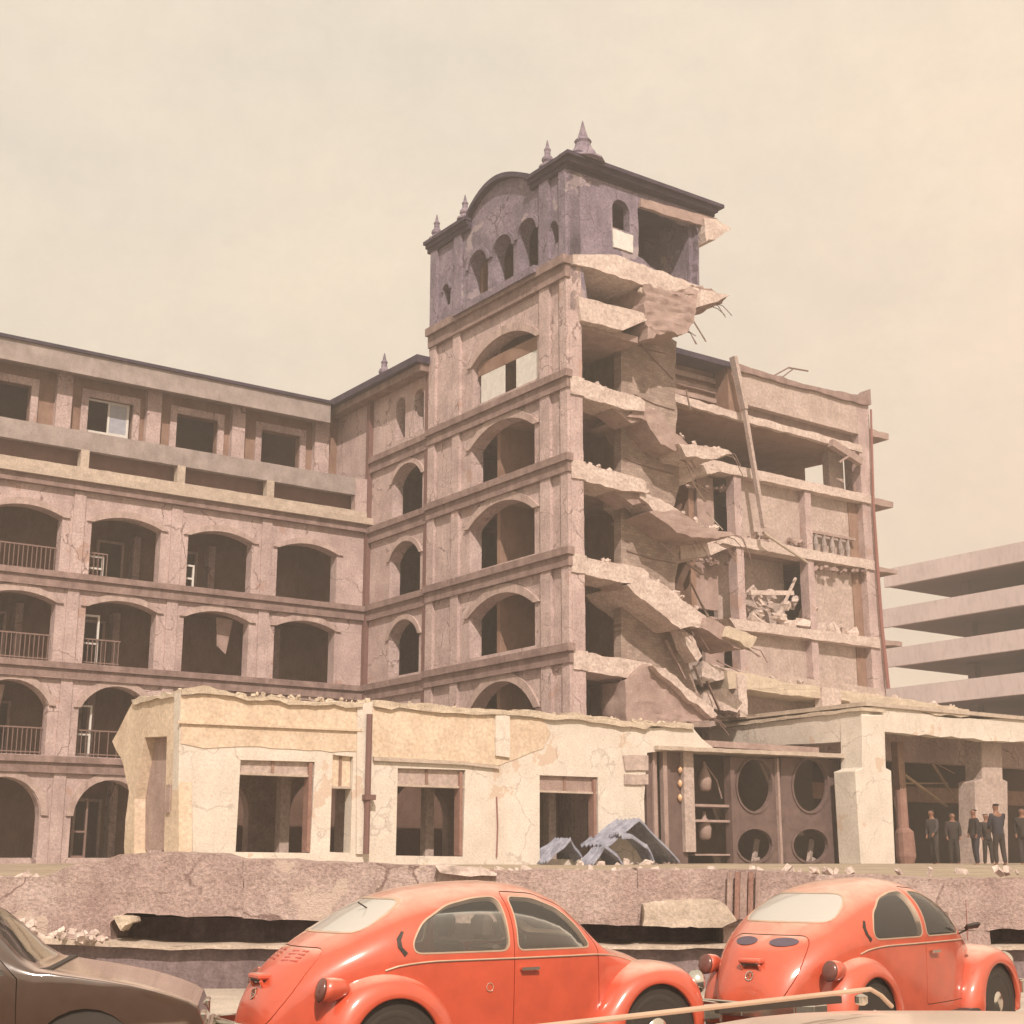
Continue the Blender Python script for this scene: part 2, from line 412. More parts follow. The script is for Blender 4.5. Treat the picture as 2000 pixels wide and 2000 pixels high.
M['shop_dark'] = plain('shop_interior_dark', (.06, .036, .02), .85, vary=.3)
M['blue_sheet'] = mottled('crumpled_blue_sheet', (.19, .20, .26), (.38, .39, .46), None, 4, rough=.5, bump=.3)
M['paint'] = plain('orange_red_car_paint', (.53, .078, .034), .42, spec=.5, coat=.8, vary=.10, scale=5)
M['paint2'] = plain('orange_car_paint', (.51, .082, .036), .45, spec=.5, coat=.75, vary=.12, scale=5)
M['maroon'] = plain('dark_brown_car_paint', (.06, .030, .017), .35, coat=.6, vary=.1)
M['cream_paint'] = plain('cream_car_paint', (.60, .47, .38), .35, coat=.4, vary=.05)
M['chrome'] = plain('chrome', (.75, .70, .62), .18, metal=1, vary=.03)
M['rubber'] = plain('tyre_rubber', (.035, .026, .019), .85)
M['black'] = plain('black_trim', (.035, .026, .02), .6)
M['seat'] = plain('dark_seat_vinyl', (.055, .036, .024), .6)
M['lamp_red'] = plain('red_lamp_lens', (.42, .05, .03), .2, coat=.4)
M['lamp_amber'] = plain('amber_lamp_lens', (.70, .42, .24), .2, coat=.4)
M['glass'] = glass_mat('car_glass')
M['skin'] = plain('skin', (.22, .105, .065), .55)
M['hair'] = plain('black_hair', (.02, .014, .011), .6)
M['cloth1'] = plain('shade_darkened_brown_clothes', (.035, .026, .022), .85, vary=.25)  # clothes and skin darkened in colour to stand in for porch shade
M['cloth2'] = plain('shade_darkened_grey_clothes', (.055, .045, .043), .85, vary=.25)
M['cloth3'] = plain('shade_darkened_navy_clothes', (.03, .028, .036), .85, vary=.25)
M['clay'] = mottled('reddish_wrapping', (.27, .15, .12), (.37, .22, .18), None, 3, bump=.3)
M['clay_dark'] = mottled('reddish_brown_wall', (.20, .115, .095), (.27, .165, .14), None, 2, bump=.2)
for k_ in ('paint', 'paint2', 'cream_paint', 'maroon'):
    M[k_].node_tree.nodes["Principled BSDF"].inputs['Coat IOR'].default_value = 1.75
M['glass_sheen'] = glass_mat('pale_sheen_rear_glass', (.8, .78, .75), .62)
M['glass_sheen'].node_tree.nodes['Mix Shader'].inputs['Fac'].default_value = .62  # strong pale diffuse mix stands in for sky reflected in the rear windows
M['glass_sheen'].node_tree.nodes['Diffuse BSDF'].inputs['Color'].default_value = (.74, .70, .64, 1)
M['maroon'].node_tree.nodes["Principled BSDF"].inputs['Coat Weight'].default_value = 1.0
M['maroon'].node_tree.nodes["Principled BSDF"].inputs['Coat IOR'].default_value = 1.8
M['maroon'].node_tree.nodes["Principled BSDF"].inputs['Coat Roughness'].default_value = .08
M['lens_dark'] = plain('smoky_lamp_lens', (.13, .045, .035), .25, coat=.4)
def paint_sheen(m, col, amt, lo=.72, hi=.97):
    """sky sheen put into the colour: pale on faces that look up, patchy"""
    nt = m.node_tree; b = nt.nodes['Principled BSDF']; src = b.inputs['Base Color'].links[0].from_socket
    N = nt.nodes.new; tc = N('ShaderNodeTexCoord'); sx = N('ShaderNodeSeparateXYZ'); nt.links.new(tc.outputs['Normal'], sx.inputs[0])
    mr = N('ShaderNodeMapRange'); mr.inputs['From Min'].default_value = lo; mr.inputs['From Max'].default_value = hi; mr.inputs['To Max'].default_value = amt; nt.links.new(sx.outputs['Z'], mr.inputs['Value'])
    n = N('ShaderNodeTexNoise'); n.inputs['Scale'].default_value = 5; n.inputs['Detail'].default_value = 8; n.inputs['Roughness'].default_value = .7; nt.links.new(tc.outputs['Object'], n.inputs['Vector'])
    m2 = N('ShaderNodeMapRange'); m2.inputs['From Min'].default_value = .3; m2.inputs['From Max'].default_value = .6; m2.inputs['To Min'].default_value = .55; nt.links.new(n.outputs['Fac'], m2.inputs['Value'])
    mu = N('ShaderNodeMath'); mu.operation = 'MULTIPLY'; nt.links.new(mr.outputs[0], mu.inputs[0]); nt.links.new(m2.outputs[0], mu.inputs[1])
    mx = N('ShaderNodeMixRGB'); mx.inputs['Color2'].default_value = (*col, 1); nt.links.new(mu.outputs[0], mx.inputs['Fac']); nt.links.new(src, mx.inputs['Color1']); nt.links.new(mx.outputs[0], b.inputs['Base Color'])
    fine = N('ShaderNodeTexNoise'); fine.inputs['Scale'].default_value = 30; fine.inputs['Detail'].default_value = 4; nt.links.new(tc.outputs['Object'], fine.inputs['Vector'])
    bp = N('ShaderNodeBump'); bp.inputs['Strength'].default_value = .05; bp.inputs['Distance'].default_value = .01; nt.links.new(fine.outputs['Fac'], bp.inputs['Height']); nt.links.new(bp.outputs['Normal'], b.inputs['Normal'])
paint_sheen(M['paint'], (.66, .53, .42), .72); paint_sheen(M['paint2'], (.66, .53, .42), .75); paint_sheen(M['maroon'], (.50, .37, .31), .85, .80, .96)  # pale colour on up-facing paint stands in for reflected sky and highlights
# ================================================================ SETTING: ground
def structure(mb, name, mat, **kw):
    o = mb.build(name, mat, None, **kw); o['kind'] = 'structure'; return o
g = MB('w'); g.add([(-600, -60, STREET), (600, -60, STREET), (600, 900, STREET), (-600, 900, STREET)], [(0, 1, 2, 3)])
structure(g, 'street', M['asphalt'])
g = MB('w'); g.box(-40, 40, 14.9, 18.6, STREET - .3, STREET + .13)
structure(g, 'pavement', M['pavement'])
g = MB('w')
gx = [-120, -60, -30, -20, -14, -10, -7, -4, -1, 2, 5, 8, 11, 14, 18, 24, 34, 60, 120]
gy = [19.25, 21, 23, 26, 29, 32, 36, 40, 46, 52, 60, 80, 120, 200, 700]
gv = []
for j, y in enumerate(gy):
    for i, x in enumerate(gx):
        z = 1.20 + .30 * min(1, max(0, (y - 19) / 22)) + .06 * noise.noise(Vector((x * .3, y * .3, 2)))
        gv.append((x, y, z))
gf = [(j*len(gx)+i, j*len(gx)+i+1, (j+1)*len(gx)+i+1, (j+1)*len(gx)+i) for j in range(len(gy)-1) for i in range(len(gx)-1)]
g.add(gv, gf)
structure(g, 'raised_ground', M['dirt'])

# ================================================================ THE DAMAGED BUILDING
bld = empty('ruined_building', b_at(0, 0, 1.4),
            'tall earthquake-damaged pink stucco building with arcaded floors, corner tower and torn-open side', 'building')
def part(mb, name, mat, parent=None, **kw): return mb.build(name, mat, parent or bld, **kw)

LEV = [5.05, 8.4, 11.7, 15.0, 18.05]
BAYS = [-2.78 - 3.83 * i for i in range(6)]
ROWS = [(1.7, 3.15, 4.45), (5.25, 7.0, 7.85), (8.6, 10.72, 11.03), (11.85, 13.92, 14.22)]
# --- left wing: arcaded front
holes = []
for c in BAYS:
    for z0, zs, zc in ROWS: holes.append(arch(c - 1.40, c + 1.32, z0, zs, zc))
w = MB(); w.prism([(-24.5, 1.2), (.2, 1.2), (.2, 15.58), (-24.5, 15.58)], -14.0, -14.5, holes)
part(w, 'arcade_wall', M['stucco'])
for c in BAYS:
    for z0, zs, zc in ROWS:
        r_ = MB(); r_.prism(arch_ring(c - 1.34, c + 1.34, zs, zc, .26), -13.92, -14.05)
        part(r_, 'arch_moulding', M['moulding'])
for i, c in enumerate(BAYS):                                    # slim pilasters on the piers
    p_ = MB(); p_.box(c - 1.915 - .22, c - 1.915 + .22, -13.93, -14.05, 1.3, 15.0)
    part(p_, 'pilaster', M['stucco'])
for z in LEV[:3]:
    b_ = MB(); b_.box(-24.5, 0, -13.74, -14.05, z - .06, z + .16); b_.box(-24.5, 0, -13.84, -14.05, z - .42, z - .06)
    part(b_, 'string_course', M['band'])
b_ = MB(); b_.box(-24.5, 0, -13.62, -14.05, 15.34, 15.62)
part(b_, 'cornice', M['ledge'])
b_ = MB(); b_.box(-24.5, 0, -13.78, -14.05, 15.02, 15.34)
part(b_, 'cornice', M['band'])
# floors, back wall and doors of the galleries
for z in LEV[:3] + [15.58]:
    f_ = MB(); f_.box(-24.5, .2, -14.7, -17.6, z - .3, z + (0 if z > 15 else .05)); part(f_, 'gallery_floor', M['interior'])
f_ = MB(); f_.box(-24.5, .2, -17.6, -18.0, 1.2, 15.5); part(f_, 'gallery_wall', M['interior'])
rnd = random.Random(4)
for ci, c in enumerate(BAYS[:5]):
    for ri, (z0, zs, zc) in enumerate(ROWS):
        off = rnd.uniform(-.9, .6)
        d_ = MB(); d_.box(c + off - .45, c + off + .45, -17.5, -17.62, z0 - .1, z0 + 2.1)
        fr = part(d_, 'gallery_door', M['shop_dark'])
        if rnd.random() < .6:
            x0 = c + off; fm = MB()
            fm.box(x0 - .55, x0 - .45, -17.4, -17.62, z0 - .1, z0 + 2.2); fm.box(x0 + .45, x0 + .55, -17.4, -17.62, z0 - .1, z0 + 2.2); fm.box(x0 - .45, x0 + .45, -17.4, -17.62, z0 + 2.1, z0 + 2.2)
            part(fm, 'door_frame', M['moulding'], fr)
        if rnd.random() < .2:
            cm = MB(); x1 = c + rnd.uniform(-1.1, .3); cm.add([(x1, -14.62, zc - .1), (x1 + .7, -14.62, zc - .15), (x1 + .5, -14.7, z0 + .9), (x1 + .1, -14.66, z0 + 1.2), (x1, -14.66, zc - .1), (x1 + .7, -14.66, zc - .15), (x1 + .5, -14.74, z0 + .9), (x1 + .1, -14.7, z0 + 1.2)], [(0,1,2,3), (7,6,5,4), (0,4,5,1), (1,5,6,2), (2,6,7,3), (3,7,4,0)])
            part(cm, 'hanging_blind', M['slab_dark'])
        if rnd.random() < .75:
            d_ = MB(); x = c + off + .65 + rnd.uniform(0, .3); d_.box(x, x + .28, -17.1, -17.62, z0 - .1, zc + .1)
            part(d_, 'gallery_pier', M['stucco'])
# railings in the openings
def railing(c0, c1, z, t, broken=0, seed=1):
    m = MB(); r2 = random.Random(seed); n = int((c1 - c0) / .16)
    m.box(c0, c1 - broken, t - .025, t + .025, z + .95, z + 1.0)
    m.box(c0, c1 - broken, t - .02, t + .02, z + .10, z + .14)
    for k in range(n):
        x = c0 + (k + .5) * (c1 - c0) / n
        if x < c1 - broken and r2.random() > .08: m.box(x - .013, x + .013, t - .013, t + .013, z, z + .96)
    part(m, 'balcony_railing', M['rail'])
railing(BAYS[3] - 1.3, BAYS[3] + 1.34, 11.85, -14.4, 0, 2)
railing(BAYS[2] - 1.34, BAYS[2] + 1.34, 11.85, -14.4, 1.9, 3)
railing(BAYS[3] - 1.3, BAYS[3] + 1.34, 8.6, -14.4, 0, 4)
railing(BAYS[2] - 1.34, BAYS[2] + 1.34, 8.6, -14.4, 1.2, 5)
railing(BAYS[3] - 1.3, BAYS[3] + 1.34, 5.25, -14.4, 0, 6)
railing(BAYS[2] - 1.34, BAYS[2] + 1.34, 5.25, -14.4, 0, 7)
railing(BAYS[4] - 1.3, BAYS[4] + 1.34, 11.85, -14.4, 0, 8)
# pale window frames standing in a few openings
def sash(c, z0, w_, h, t, mat):
    m = MB()
    m.box(c, c + .07, t - .04, t + .04, z0, z0 + h); m.box(c + w_, c + w_ + .07, t - .04, t + .04, z0, z0 + h)
    m.box(c, c + w_, t - .035, t + .035, z0 + h * .42, z0 + h * .42 + .07); m.box(c, c + w_, t - .035, t + .035, z0 + h - .07, z0 + h)
    m.box(c, c + w_, t - .035, t + .035, z0, z0 + .08)
    part(m, 'window_frame', mat)
sash(BAYS[2] - 1.3, 8.6, .55, 1.9, -14.5, M['white_frame'])
sash(BAYS[2] - 1.3, 5.25, .5, 1.9, -14.5, M['white_frame'])
sash(BAYS[2] - 1.3, 11.85, .55, .9, -14.5, M['white_frame'])
sash(BAYS[2] - 1.3, 1.7, .6, 2.1, -14.5, M['rail'])
sash(BAYS[1] - 1.3, 11.85, .35, 1.0, -14.5, M['white_frame'])
# terrace parapet with its open slots
pr = MB(); pr.box(-24.5, -.1, -13.86, -14.12, 16.58, 17.32); part(pr, 'parapet_rail', M['roof_band'], rough=.012, sub=.8)
pr = MB(); pr.box(-24.5, -.1, -13.8, -14.2, 15.58, 15.9); part(pr, 'parapet_base', M['ledge'], rough=.012, sub=.8)
for i in range(6):
    s = -4.72 - 3.83 * i + .05
    p_ = MB(); p_.box(s - .16, s + .16, -13.84, -14.2, 15.88, 16.6); part(p_, 'parapet_post', M['ledge'])
p_ = MB(); p_.box(-.75, -.05, -13.84, -14.2, 15.88, 17.34); part(p_, 'parapet_post', M['stucco'])
tb = MB(); tb.box(-24.5, 0, -14.7, -17.0, 15.55, 15.62); part(tb, 'terrace_floor', M['interior'])
tb = MB(); tb.box(-24.5, -.1, -14.5, -14.6, 15.6, 16.8); part(tb, 'parapet_lining', M['clay_dark'])
# attic storey, set back
AT = -17.0
wins = [(-15.6, -13.62), (-11.34, -9.47), (-7.59, -5.75), (-3.72, -1.87), (-19.5, -17.6), (-23.4, -21.5)]
w = MB(); w.prism([(-24.5, 15.6), (0, 15.6), (0, 20.9), (-24.5, 20.9)], AT, AT - .35, [[(a, 17.9), (b, 17.9), (b, 19.72), (a, 19.72)] for a, b in wins])
part(w, 'attic_wall', M['interior'])
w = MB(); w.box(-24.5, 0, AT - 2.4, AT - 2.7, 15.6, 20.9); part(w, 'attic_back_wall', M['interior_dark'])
for a, b in wins:
    m = MB(); o = [(a - .28, 17.7), (b + .28, 17.7), (b + .28, 20.02), (a - .28, 20.02)]
    m.prism(o, AT + .10, AT - .02, [[(a, 17.9), (b, 17.9), (b, 19.72), (a, 19.72)]])
    wf = part(m, 'attic_window', M['stucco'])
    if abs(a + 11.34) < .01:
        m = MB(); mid = (a + b) / 2 - .05
        m.prism([(a, 18.3), (b - .1, 18.3), (b - .1, 19.72), (a, 19.72)], AT - .1, AT - .16, [[(a + .07, 18.4), (mid, 18.4), (mid, 19.64), (a + .07, 19.64)], [(mid + .08, 18.42), (b - .2, 18.42), (b - .2, 19.62), (mid + .08, 19.62)]])
        part(m, 'sash', M['white_frame'], wf)
        m = MB(); m.box(mid + .08, b - .2, AT - .12, AT - .14, 18.42, 19.62); part(m, 'pane', M['blue_pane'], wf)
for s0, s1 in [(-12.68, -12.07), (-8.96, -8.36), (-5.19, -4.6), (-1.25, -.55), (-16.6, -16.0), (-20.4, -19.9)]:
    m = MB(); m.box(s0, s1, AT + .3, AT - .02, 15.6, 20.5); part(m, 'pilaster', M['stucco'])
m = MB(); m.box(-24.5, -.9, -16.0, -16.2, 20.28, 21.14); m.box(-24.5, -.9, -16.2, -17.4, 20.45, 20.6)
part(m, 'eave', M['roof_band'])
m = MB(); m.box(-24.5, -.8, -15.9, -24, 21.14, 21.27); part(m, 'roof', M['roof_dark'])
m = MB(); m.box(-24.5, -24.2, -14.2, -24, 1.2, 15.5); m.box(-24.4, -24.2, -17.1, -24, 15.5, 21.1); m.box(-24.5, 0, -23.7, -24, 1.2, 21.1); part(m, 'end_wall', M['stucco'])

# --- link between left wing and tower (faces the left)
def arch_t(a0, a1, z0, zs, zc): return arch(a0, a1, z0, zs, zc)
lh = [arch_t(-12.1, -9.8, 8.75, 10.25, 10.95), arch_t(-12.15, -9.8, 11.95, 13.5, 14.15), arch_t(-12.05, -9.72, 15.1, 16.75, 17.4),
      arch_t(-11.9, -11.15, 18.6, 20.0, 20.4), arch_t(-10.45, -9.7, 18.6, 20.0, 20.4), arch_t(-12.1, -9.8, 5.2, 6.8, 7.6), arch_t(-12.1, -9.8, 1.6, 3.2, 4.3)]
w = MB(); w.prism([(-17.2, 1.2), (-9.0, 1.2), (-9.0, 21.3), (-17.2, 21.3)], 0, .5, lh, axis='s'); part(w, 'link_wall', M['stucco'])
for h in lh[:3]:
    a0, a1 = h[0][0], h[1][0]; zs = h[2][1]; zc = max(p[1] for p in h)
    m = MB(); m.prism(arch_ring(a0, a1, zs, zc, .22), -.08, .03, axis='s'); part(m, 'arch_moulding', M['moulding'])
m = MB(); m.box(.5, 6, -14.3, -14.6, 1.2, 21); m.box(2.6, 2.8, -14.3, -9.1, 1.2, 21.2); part(m, 'link_inner_wall', M['interior'])
for z in LEV: m = MB(); m.box(.4, 2.7, -14.3, -9.1, z - .3, z); part(m, 'link_floor', M['interior'])
for z in LEV:
    m = MB(); m.box(-.24, .02, -13.74, -9.1, z - .05, z + .2); m.box(-.14, .02, -13.74, -9.1, z - .45, z - .05); part(m, 'string_course', M['band'])
m = MB(); m.box(-.8, .6, -17.2, -9.0, 21.12, 21.42); part(m, 'roof', M['roof_dark'])
m = MB(); m.box(-.55, .0, -17.1, -9.1, 20.82, 21.12); part(m, 'cornice', M['band'])
m = MB(); m.box(.3, 6, -17.1, -9.1, 21.0, 21.12); m.box(-.0, 6.2, -17.2, -17.4, 15.6, 21.2); part(m, 'link_roof_slab', M['interior'])
m = MB(); m.box(-.2, .02, -14.02, -13.76, 1.3, 20.82); part(m, 'pilaster', M['pipe'])
m = MB(); m.box(-.12, .02, -9.42, -9.16, 1.3, 20.82); part(m, 'pilaster', M['pipe'])

# --- tower, left face
TH = [arch_t(-6.2, -2.12, 8.85, 10.35, 10.98), arch_t(-6.22, -2.12, 12.1, 13.75, 14.4), arch_t(-6.15, -2.1, 15.25, 16.85, 17.5), arch_t(-6.2, -2.12, 5.3, 6.7, 7.8),
      arch_t(-6.1, -1.9, 18.55, 20.15, 20.85), arch_t(-6.42, -5.1, 22.85, 24.3, 24.9), arch_t(-4.75, -3.4, 22.8, 24.3, 24.92), arch_t(-3.1, -1.85, 22.95, 24.4, 25.0),
      arch_t(-8.25, -7.75, 23.35, 24.0, 24.25), arch_t(-1.02, -.55, 23.4, 24.0, 24.25), arch_t(-6.2, -2.12, 1.6, 3.1, 4.3)]
curve = [(-6.3, 26.2)] + [(-6.3 + 4.2 * i / 14, 26.45 + .82 * math.sin(math.pi * (i / 14) ** .85)) for i in range(15)] + [(-2.1, 26.2)]
w = MB(); w.prism([(-9.1, 1.2), (0, 1.2), (0, 22.3), (-9.1, 22.3)], -.04, .5, [h for h in TH if max(p[1] for p in h) < 22], axis='s'); part(w, 'tower_wall', M['stucco'])
w = MB(); w.prism([(-9.1, 22.3), (0, 22.3), (0, 26.2)] + curve[::-1] + [(-9.1, 26.2)], -.04, .5, [h for h in TH if min(p[1] for p in h) > 22.3], axis='s'); part(w, 'tower_wall', M['stucco_tower'])
for i, h in enumerate(TH):
    a0, a1 = h[0][0], h[1][0]; zs = h[2][1]; zc = max(p[1] for p in h)
    if a1 - a0 < 1: wd = .10
    elif a1 - a0 < 2: wd = .15
    else: wd = .34
    m = MB(); m.prism(arch_ring(a0, a1, zs, zc, wd), -.13, -.02, axis='s'); part(m, 'arch_moulding', M['moulding'] if zc < 22 else M['stucco_tower'])
    if wd > .4:
        m = MB(); m.prism(arch_ring(a0 - .05, a1 + .05, zs - .05, zc, .14), -.19, -.10, axis='s'); part(m, 'arch_moulding', M['moulding'])
for t0, t1 in [(-9.1, -8.62), (-7.35, -6.85), (-1.62, -1.05), (-.42, -.02)]:
    m = MB(); m.box(-.17, 0, t0, t1, 1.3, 22.1); part(m, 'pilaster', M['stucco'])
    m = MB(); m.box(-.17, 0, t0, t1, 22.6, 26.1); part(m, 'pilaster', M['stucco_tower'])
for z in LEV:
    m = MB(); m.box(-.32, -.02, -9.1, .12, z + .0, z + .26); m.box(-.22, -.02, -9.1, .05, z - .38, z); part(m, 'string_course', M['band'])
m = MB(); m.box(-.38, -.02, -9.1, .12, 22.28, 22.6); m.box(-.24, -.02, -9.1, .05, 21.8, 22.28); part(m, 'string_course', M['band'])
m = MB(); m.box(-.5, -.02, -6.9, -1.5, 22.42, 22.7); part(m, 'balcony_ledge', M['stucco_tower'])
# pale shutters left in the floor-four opening
win = MB(); win.box(.14, .2, -6.0, -1.95, 19.78, 20.3); w4 = part(win, 'tower_window', M['interior'])
m = MB(); m.box(.12, .16, -5.75, -4.2, 18.55, 19.75); part(m, 'pane', M['white_frame'], w4)
m = MB(); m.box(.12, .16, -3.45, -1.95, 18.55, 19.75); part(m, 'pane', M['white_frame'], w4)
# upper cornice and pediment
def cornice(a, b): 
    m = MB(); m.box(-.3, .5, a, b, 26.2, 26.36); m.box(-.2, .5, a, b, 26.02, 26.2); m.box(-.4, .5, a - .03, b + .03, 26.36, 26.5); return m
part(cornice(-9.3, -6.25), 'cornice', M['roof_dark']); part(cornice(-2.15, .02), 'cornice', M['roof_dark'])
cu = curve[1:-1]
m = MB(); m.prism(cu + [(t, z + .2) for t, z in cu[::-1]], -.3, .5, axis='s'); part(m, 'cornice', M['roof_dark'])
# roof, front cornice
m = MB(); m.box(-.4, 7.35, .45, -.1, 26.38, 26.52); m.box(-.3, 7.15, .3, -.1, 26.2, 26.38); part(m, 'cornice', M['roof_dark'])
m = MB(); m.box(.45, 7.1, 0, -9.4, 26.02, 26.2); m.box(.45, 7.3, -.05, -9.5, 26.2, 26.46); part(m, 'roof', M['roof_dark'])
def finial(s, t, z, h, r):
    m = MB(); m.lathe((s, t, z), [(r * 1.5, 0), (r * 1.5, h * .07), (r * 1.05, h * .12), (r * .8, h * .2), (r * 1.0, h * .27), (r * .95, h * .36), (r * .55, h * .46), (r * .5, h * .6), (r * .62, h * .66), (r * .33, h * .76), (r * .2, h * .9), (.02, h)], 10)
    part(m, 'finial', M['stucco_tower'], smooth=False)
finial(-.1, -8.75, 26.45, 1.15, .22); finial(-.1, -6.65, 26.55, 1.1, .22); finial(-.1, -1.15, 26.5, 1.15, .22)
finial(-.3, -12.45, 21.38, 1.2, .24)
m = MB(); m.lathe((.75, -.1, 26.5), [(.85, 0), (.8, .1), (.55, .22), (.5, .4), (.34, .62), (.28, .8), (.33, .9), (.2, 1.05), (.1, 1.4), (.02, 1.75)], 10); part(m, 'finial', M['stucco_tower'])
m = MB(); m.prism([(-.4, 26.5), (1.3, 26.5), (1.2, 26.62), (.9, 26.75), (.3, 26.75)], .3, -.6); part(m, 'finial_base', M['roof_dark'])

# --- tower, front: corner column, slabs, torn walls
m = MB(); m.box(-.04, .5, 0, -.7, 1.2, 22.5); part(m, 'corner_column', M['stucco'], rough=.02, sub=.5)
for z in LEV:
    m = MB(); m.box(-.06, .56, .06, -.6, z - .6, z + .05); part(m, 'column_joint', M['slab'], rough=.03, sub=.3)
fr = []
# top storey front wall with arch and the great hole
hole1 = arch(2.12, 3.02, 23.95, 25.1, 25.55)
big = jag([T(1247, 398, 0), T(1290, 410, 0), T(1330, 428, 0), T(1364, 440, 0), T(1363, 556, 0), T(1325, 543, 0), T(1270, 520, 0), T(1246, 500, 0)], .06, .3, 3)
w = MB(); w.prism(jag([(.0, 22.7), (6.3, 22.7), (6.35, 26.1), (0, 26.1)], .01, 1.0, 8), 0, -.35, [hole1, big] if False else [big, arch(2.02, 2.85, 24.3, 25.1, 25.5)])
part(w, 'tower_wall', M['stucco_tower'])
m = MB(); m.box(2.0, 2.95, .05, -.3, 23.5, 24.2); part(m, 'niche_sill', M['white_frame'], rough=.03, sub=.2)
m = MB(); m.box(2.0, 3.1, -.4, -.9, 22.8, 23.4); part(m, 'niche_rubble', M['slab'], rough=.07, sub=.25)
m = MB(); m.prism(jag([T(1250, 388, .05), T(1400, 428, .05), T(1398, 442, .05), T(1370, 440, .05), T(1330, 430, .05), T(1250, 404, .05)], .03, .3, 9), .1, -.05); part(m, 'lintel', M['slab_dark'])
m = MB(); m.prism(jag([T(1366, 430, 0), T(1392, 432, 0), T(1420, 452, 0), T(1395, 468, 0), T(1371, 476, 0)], .05, .25, 10), .25, -.7); part(m, 'broken_ledge', M['slab'])
m = MB(); m.box(6.1, 6.4, -.3, -9.1, 22.7, 26.1); part(m, 'tower_side_wall', M['stucco_tower'])
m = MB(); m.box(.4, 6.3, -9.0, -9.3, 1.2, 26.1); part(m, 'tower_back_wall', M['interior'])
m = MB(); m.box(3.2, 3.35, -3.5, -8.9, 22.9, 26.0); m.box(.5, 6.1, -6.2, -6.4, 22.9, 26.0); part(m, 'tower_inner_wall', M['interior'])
# storey under it: heavy slab, dark slot, balcony front, crumbled underside
m = MB(); m.prism(jag([T(1118, 498, .1), T(1200, 498, .1), T(1245, 515, .1), T(1330, 545, .1), T(1368, 560, .1), T(1366, 583, .1), T(1300, 575, .1), T(1262, 560, .1), T(1200, 538, .1), T(1118, 516, .1)], .05, .35, 11), .15, -8.9); part(m, 'floor_slab', M['slab'])
m = MB(); m.prism(jag([T(1255, 556, .12), T(1300, 570, .12), T(1368, 562, .12), T(1372, 566, .12), T(1424, 577, .12), T(1402, 592, .12), T(1362, 608, .12), T(1352, 630, .12), T(1344, 640, .12), T(1326, 655, .12), T(1300, 652, .12), T(1262, 660, .12), T(1258, 610, .12)], .09, .25, 12), .18, -2.2)
part(m, 'collapsed_slab', M['slab_dark'], rough=.09, sub=.45)
m = MB(); m.prism(jag([T(1368, 566, .3), T(1424, 577, .3), T(1400, 590, .3), T(1362, 600, .3)], .03, .3, 13), .35, -.9); part(m, 'broken_ledge', M['slab'])
m = MB(); m.prism(jag([T(1128, 580, .1), T(1255, 612, .1), T(1264, 626, .1), T(1215, 646, .1), T(1134, 626, .1)], .03, .4, 14), .15, -1.4); part(m, 'balcony_front', M['slab'])
m = MB(); m.beam((3.2, .05, 22.1), (4.6, .0, 21.6), .12, .2); m.beam((3.6, .1, 21.9), (4.9, .1, 21.9), .09); part(m, 'broken_joist', M['ledge'])
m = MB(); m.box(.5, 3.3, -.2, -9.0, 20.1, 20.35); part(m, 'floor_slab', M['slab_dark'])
m = MB(); m.box(.5, 5.0, -5.0, -5.2, 1.2, 22.4); m.box(4.7, 4.95, -1.7, -9, 1.2, 22.5); part(m, 'tower_inner_wall', M['interior'])
m = MB(); m.prism([(0, 20.6), (.9, 20.6), (.5, 22.8), (0, 22.8)], 0, -.5); part(m, 'corner_bracket', M['stucco_tower'])
# floors still standing between corner column and brick wall
for z in LEV:
    o = jag([(.45, z), (3.15, z - .12), (3.38, z - .25), (3.35, z - .62), (2.3, z - .72), (.45, z - .62)], .035, .35, int(z * 10))
    m = MB(); m.prism(o, .02, -1.3); part(m, 'floor_slab', M['slab'], rough=.025, sub=.5)
    m = MB(); m.prism([(2.0, z - .70), (3.3, z - .60), (3.3, z - .95), (2.9, z - 1.1)], -.2, -1.2); part(m, 'slab_haunch', M['slab_dark'])
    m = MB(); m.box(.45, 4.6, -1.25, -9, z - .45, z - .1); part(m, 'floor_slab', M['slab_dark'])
    m = MB(); m.box(1.5, 1.95, -3.0, -3.4, z + .0, z + 2.9); part(m, 'inner_post', M['brick'])
# brick infill wall with its ragged right edge
t_ = -1.25
bw = [T(1213, 1420, t_)] + [T(1213, 655, t_)] + [T(1235, 640, t_), T(1268, 632, t_), T(1322, 668, t_), T(1321, 760, t_), T(1322, 870, t_), T(1326, 935, t_), T(1318, 985, t_), T(1306, 1010, t_), T(1330, 1060, t_), T(1325, 1100, t_), T(1318, 1150, t_), T(1332, 1200, t_), T(1340, 1250, t_), T(1345, 1300, t_), T(1390, 1420, t_)]
m = MB(); m.prism(bw[:2] + jag(bw[2:], .09, .35, 21, closed=False), t_, t_ - .4); part(m, 'brick_wall', M['brick'])
# cracks and broken plaster lines on it
for a, b in [((1225, 640), (1315, 740)), ((1232, 668), (1300, 690)), ((1240, 770), (1318, 800)), ((1225, 1075), (1320, 1100)), ((1222, 895), (1316, 925))]:
    p = T(*a, t_ + .04); q = T(*b, t_ + .04)
    m = MB(); m.tube([(p[0], t_ + .02, p[1]), ((p[0] + q[0]) / 2, t_ + .02, (p[1] + q[1]) / 2 - .07), (q[0], t_ + .02, q[1])], .025, 5); part(m, 'exposed_bar', M['rail'])
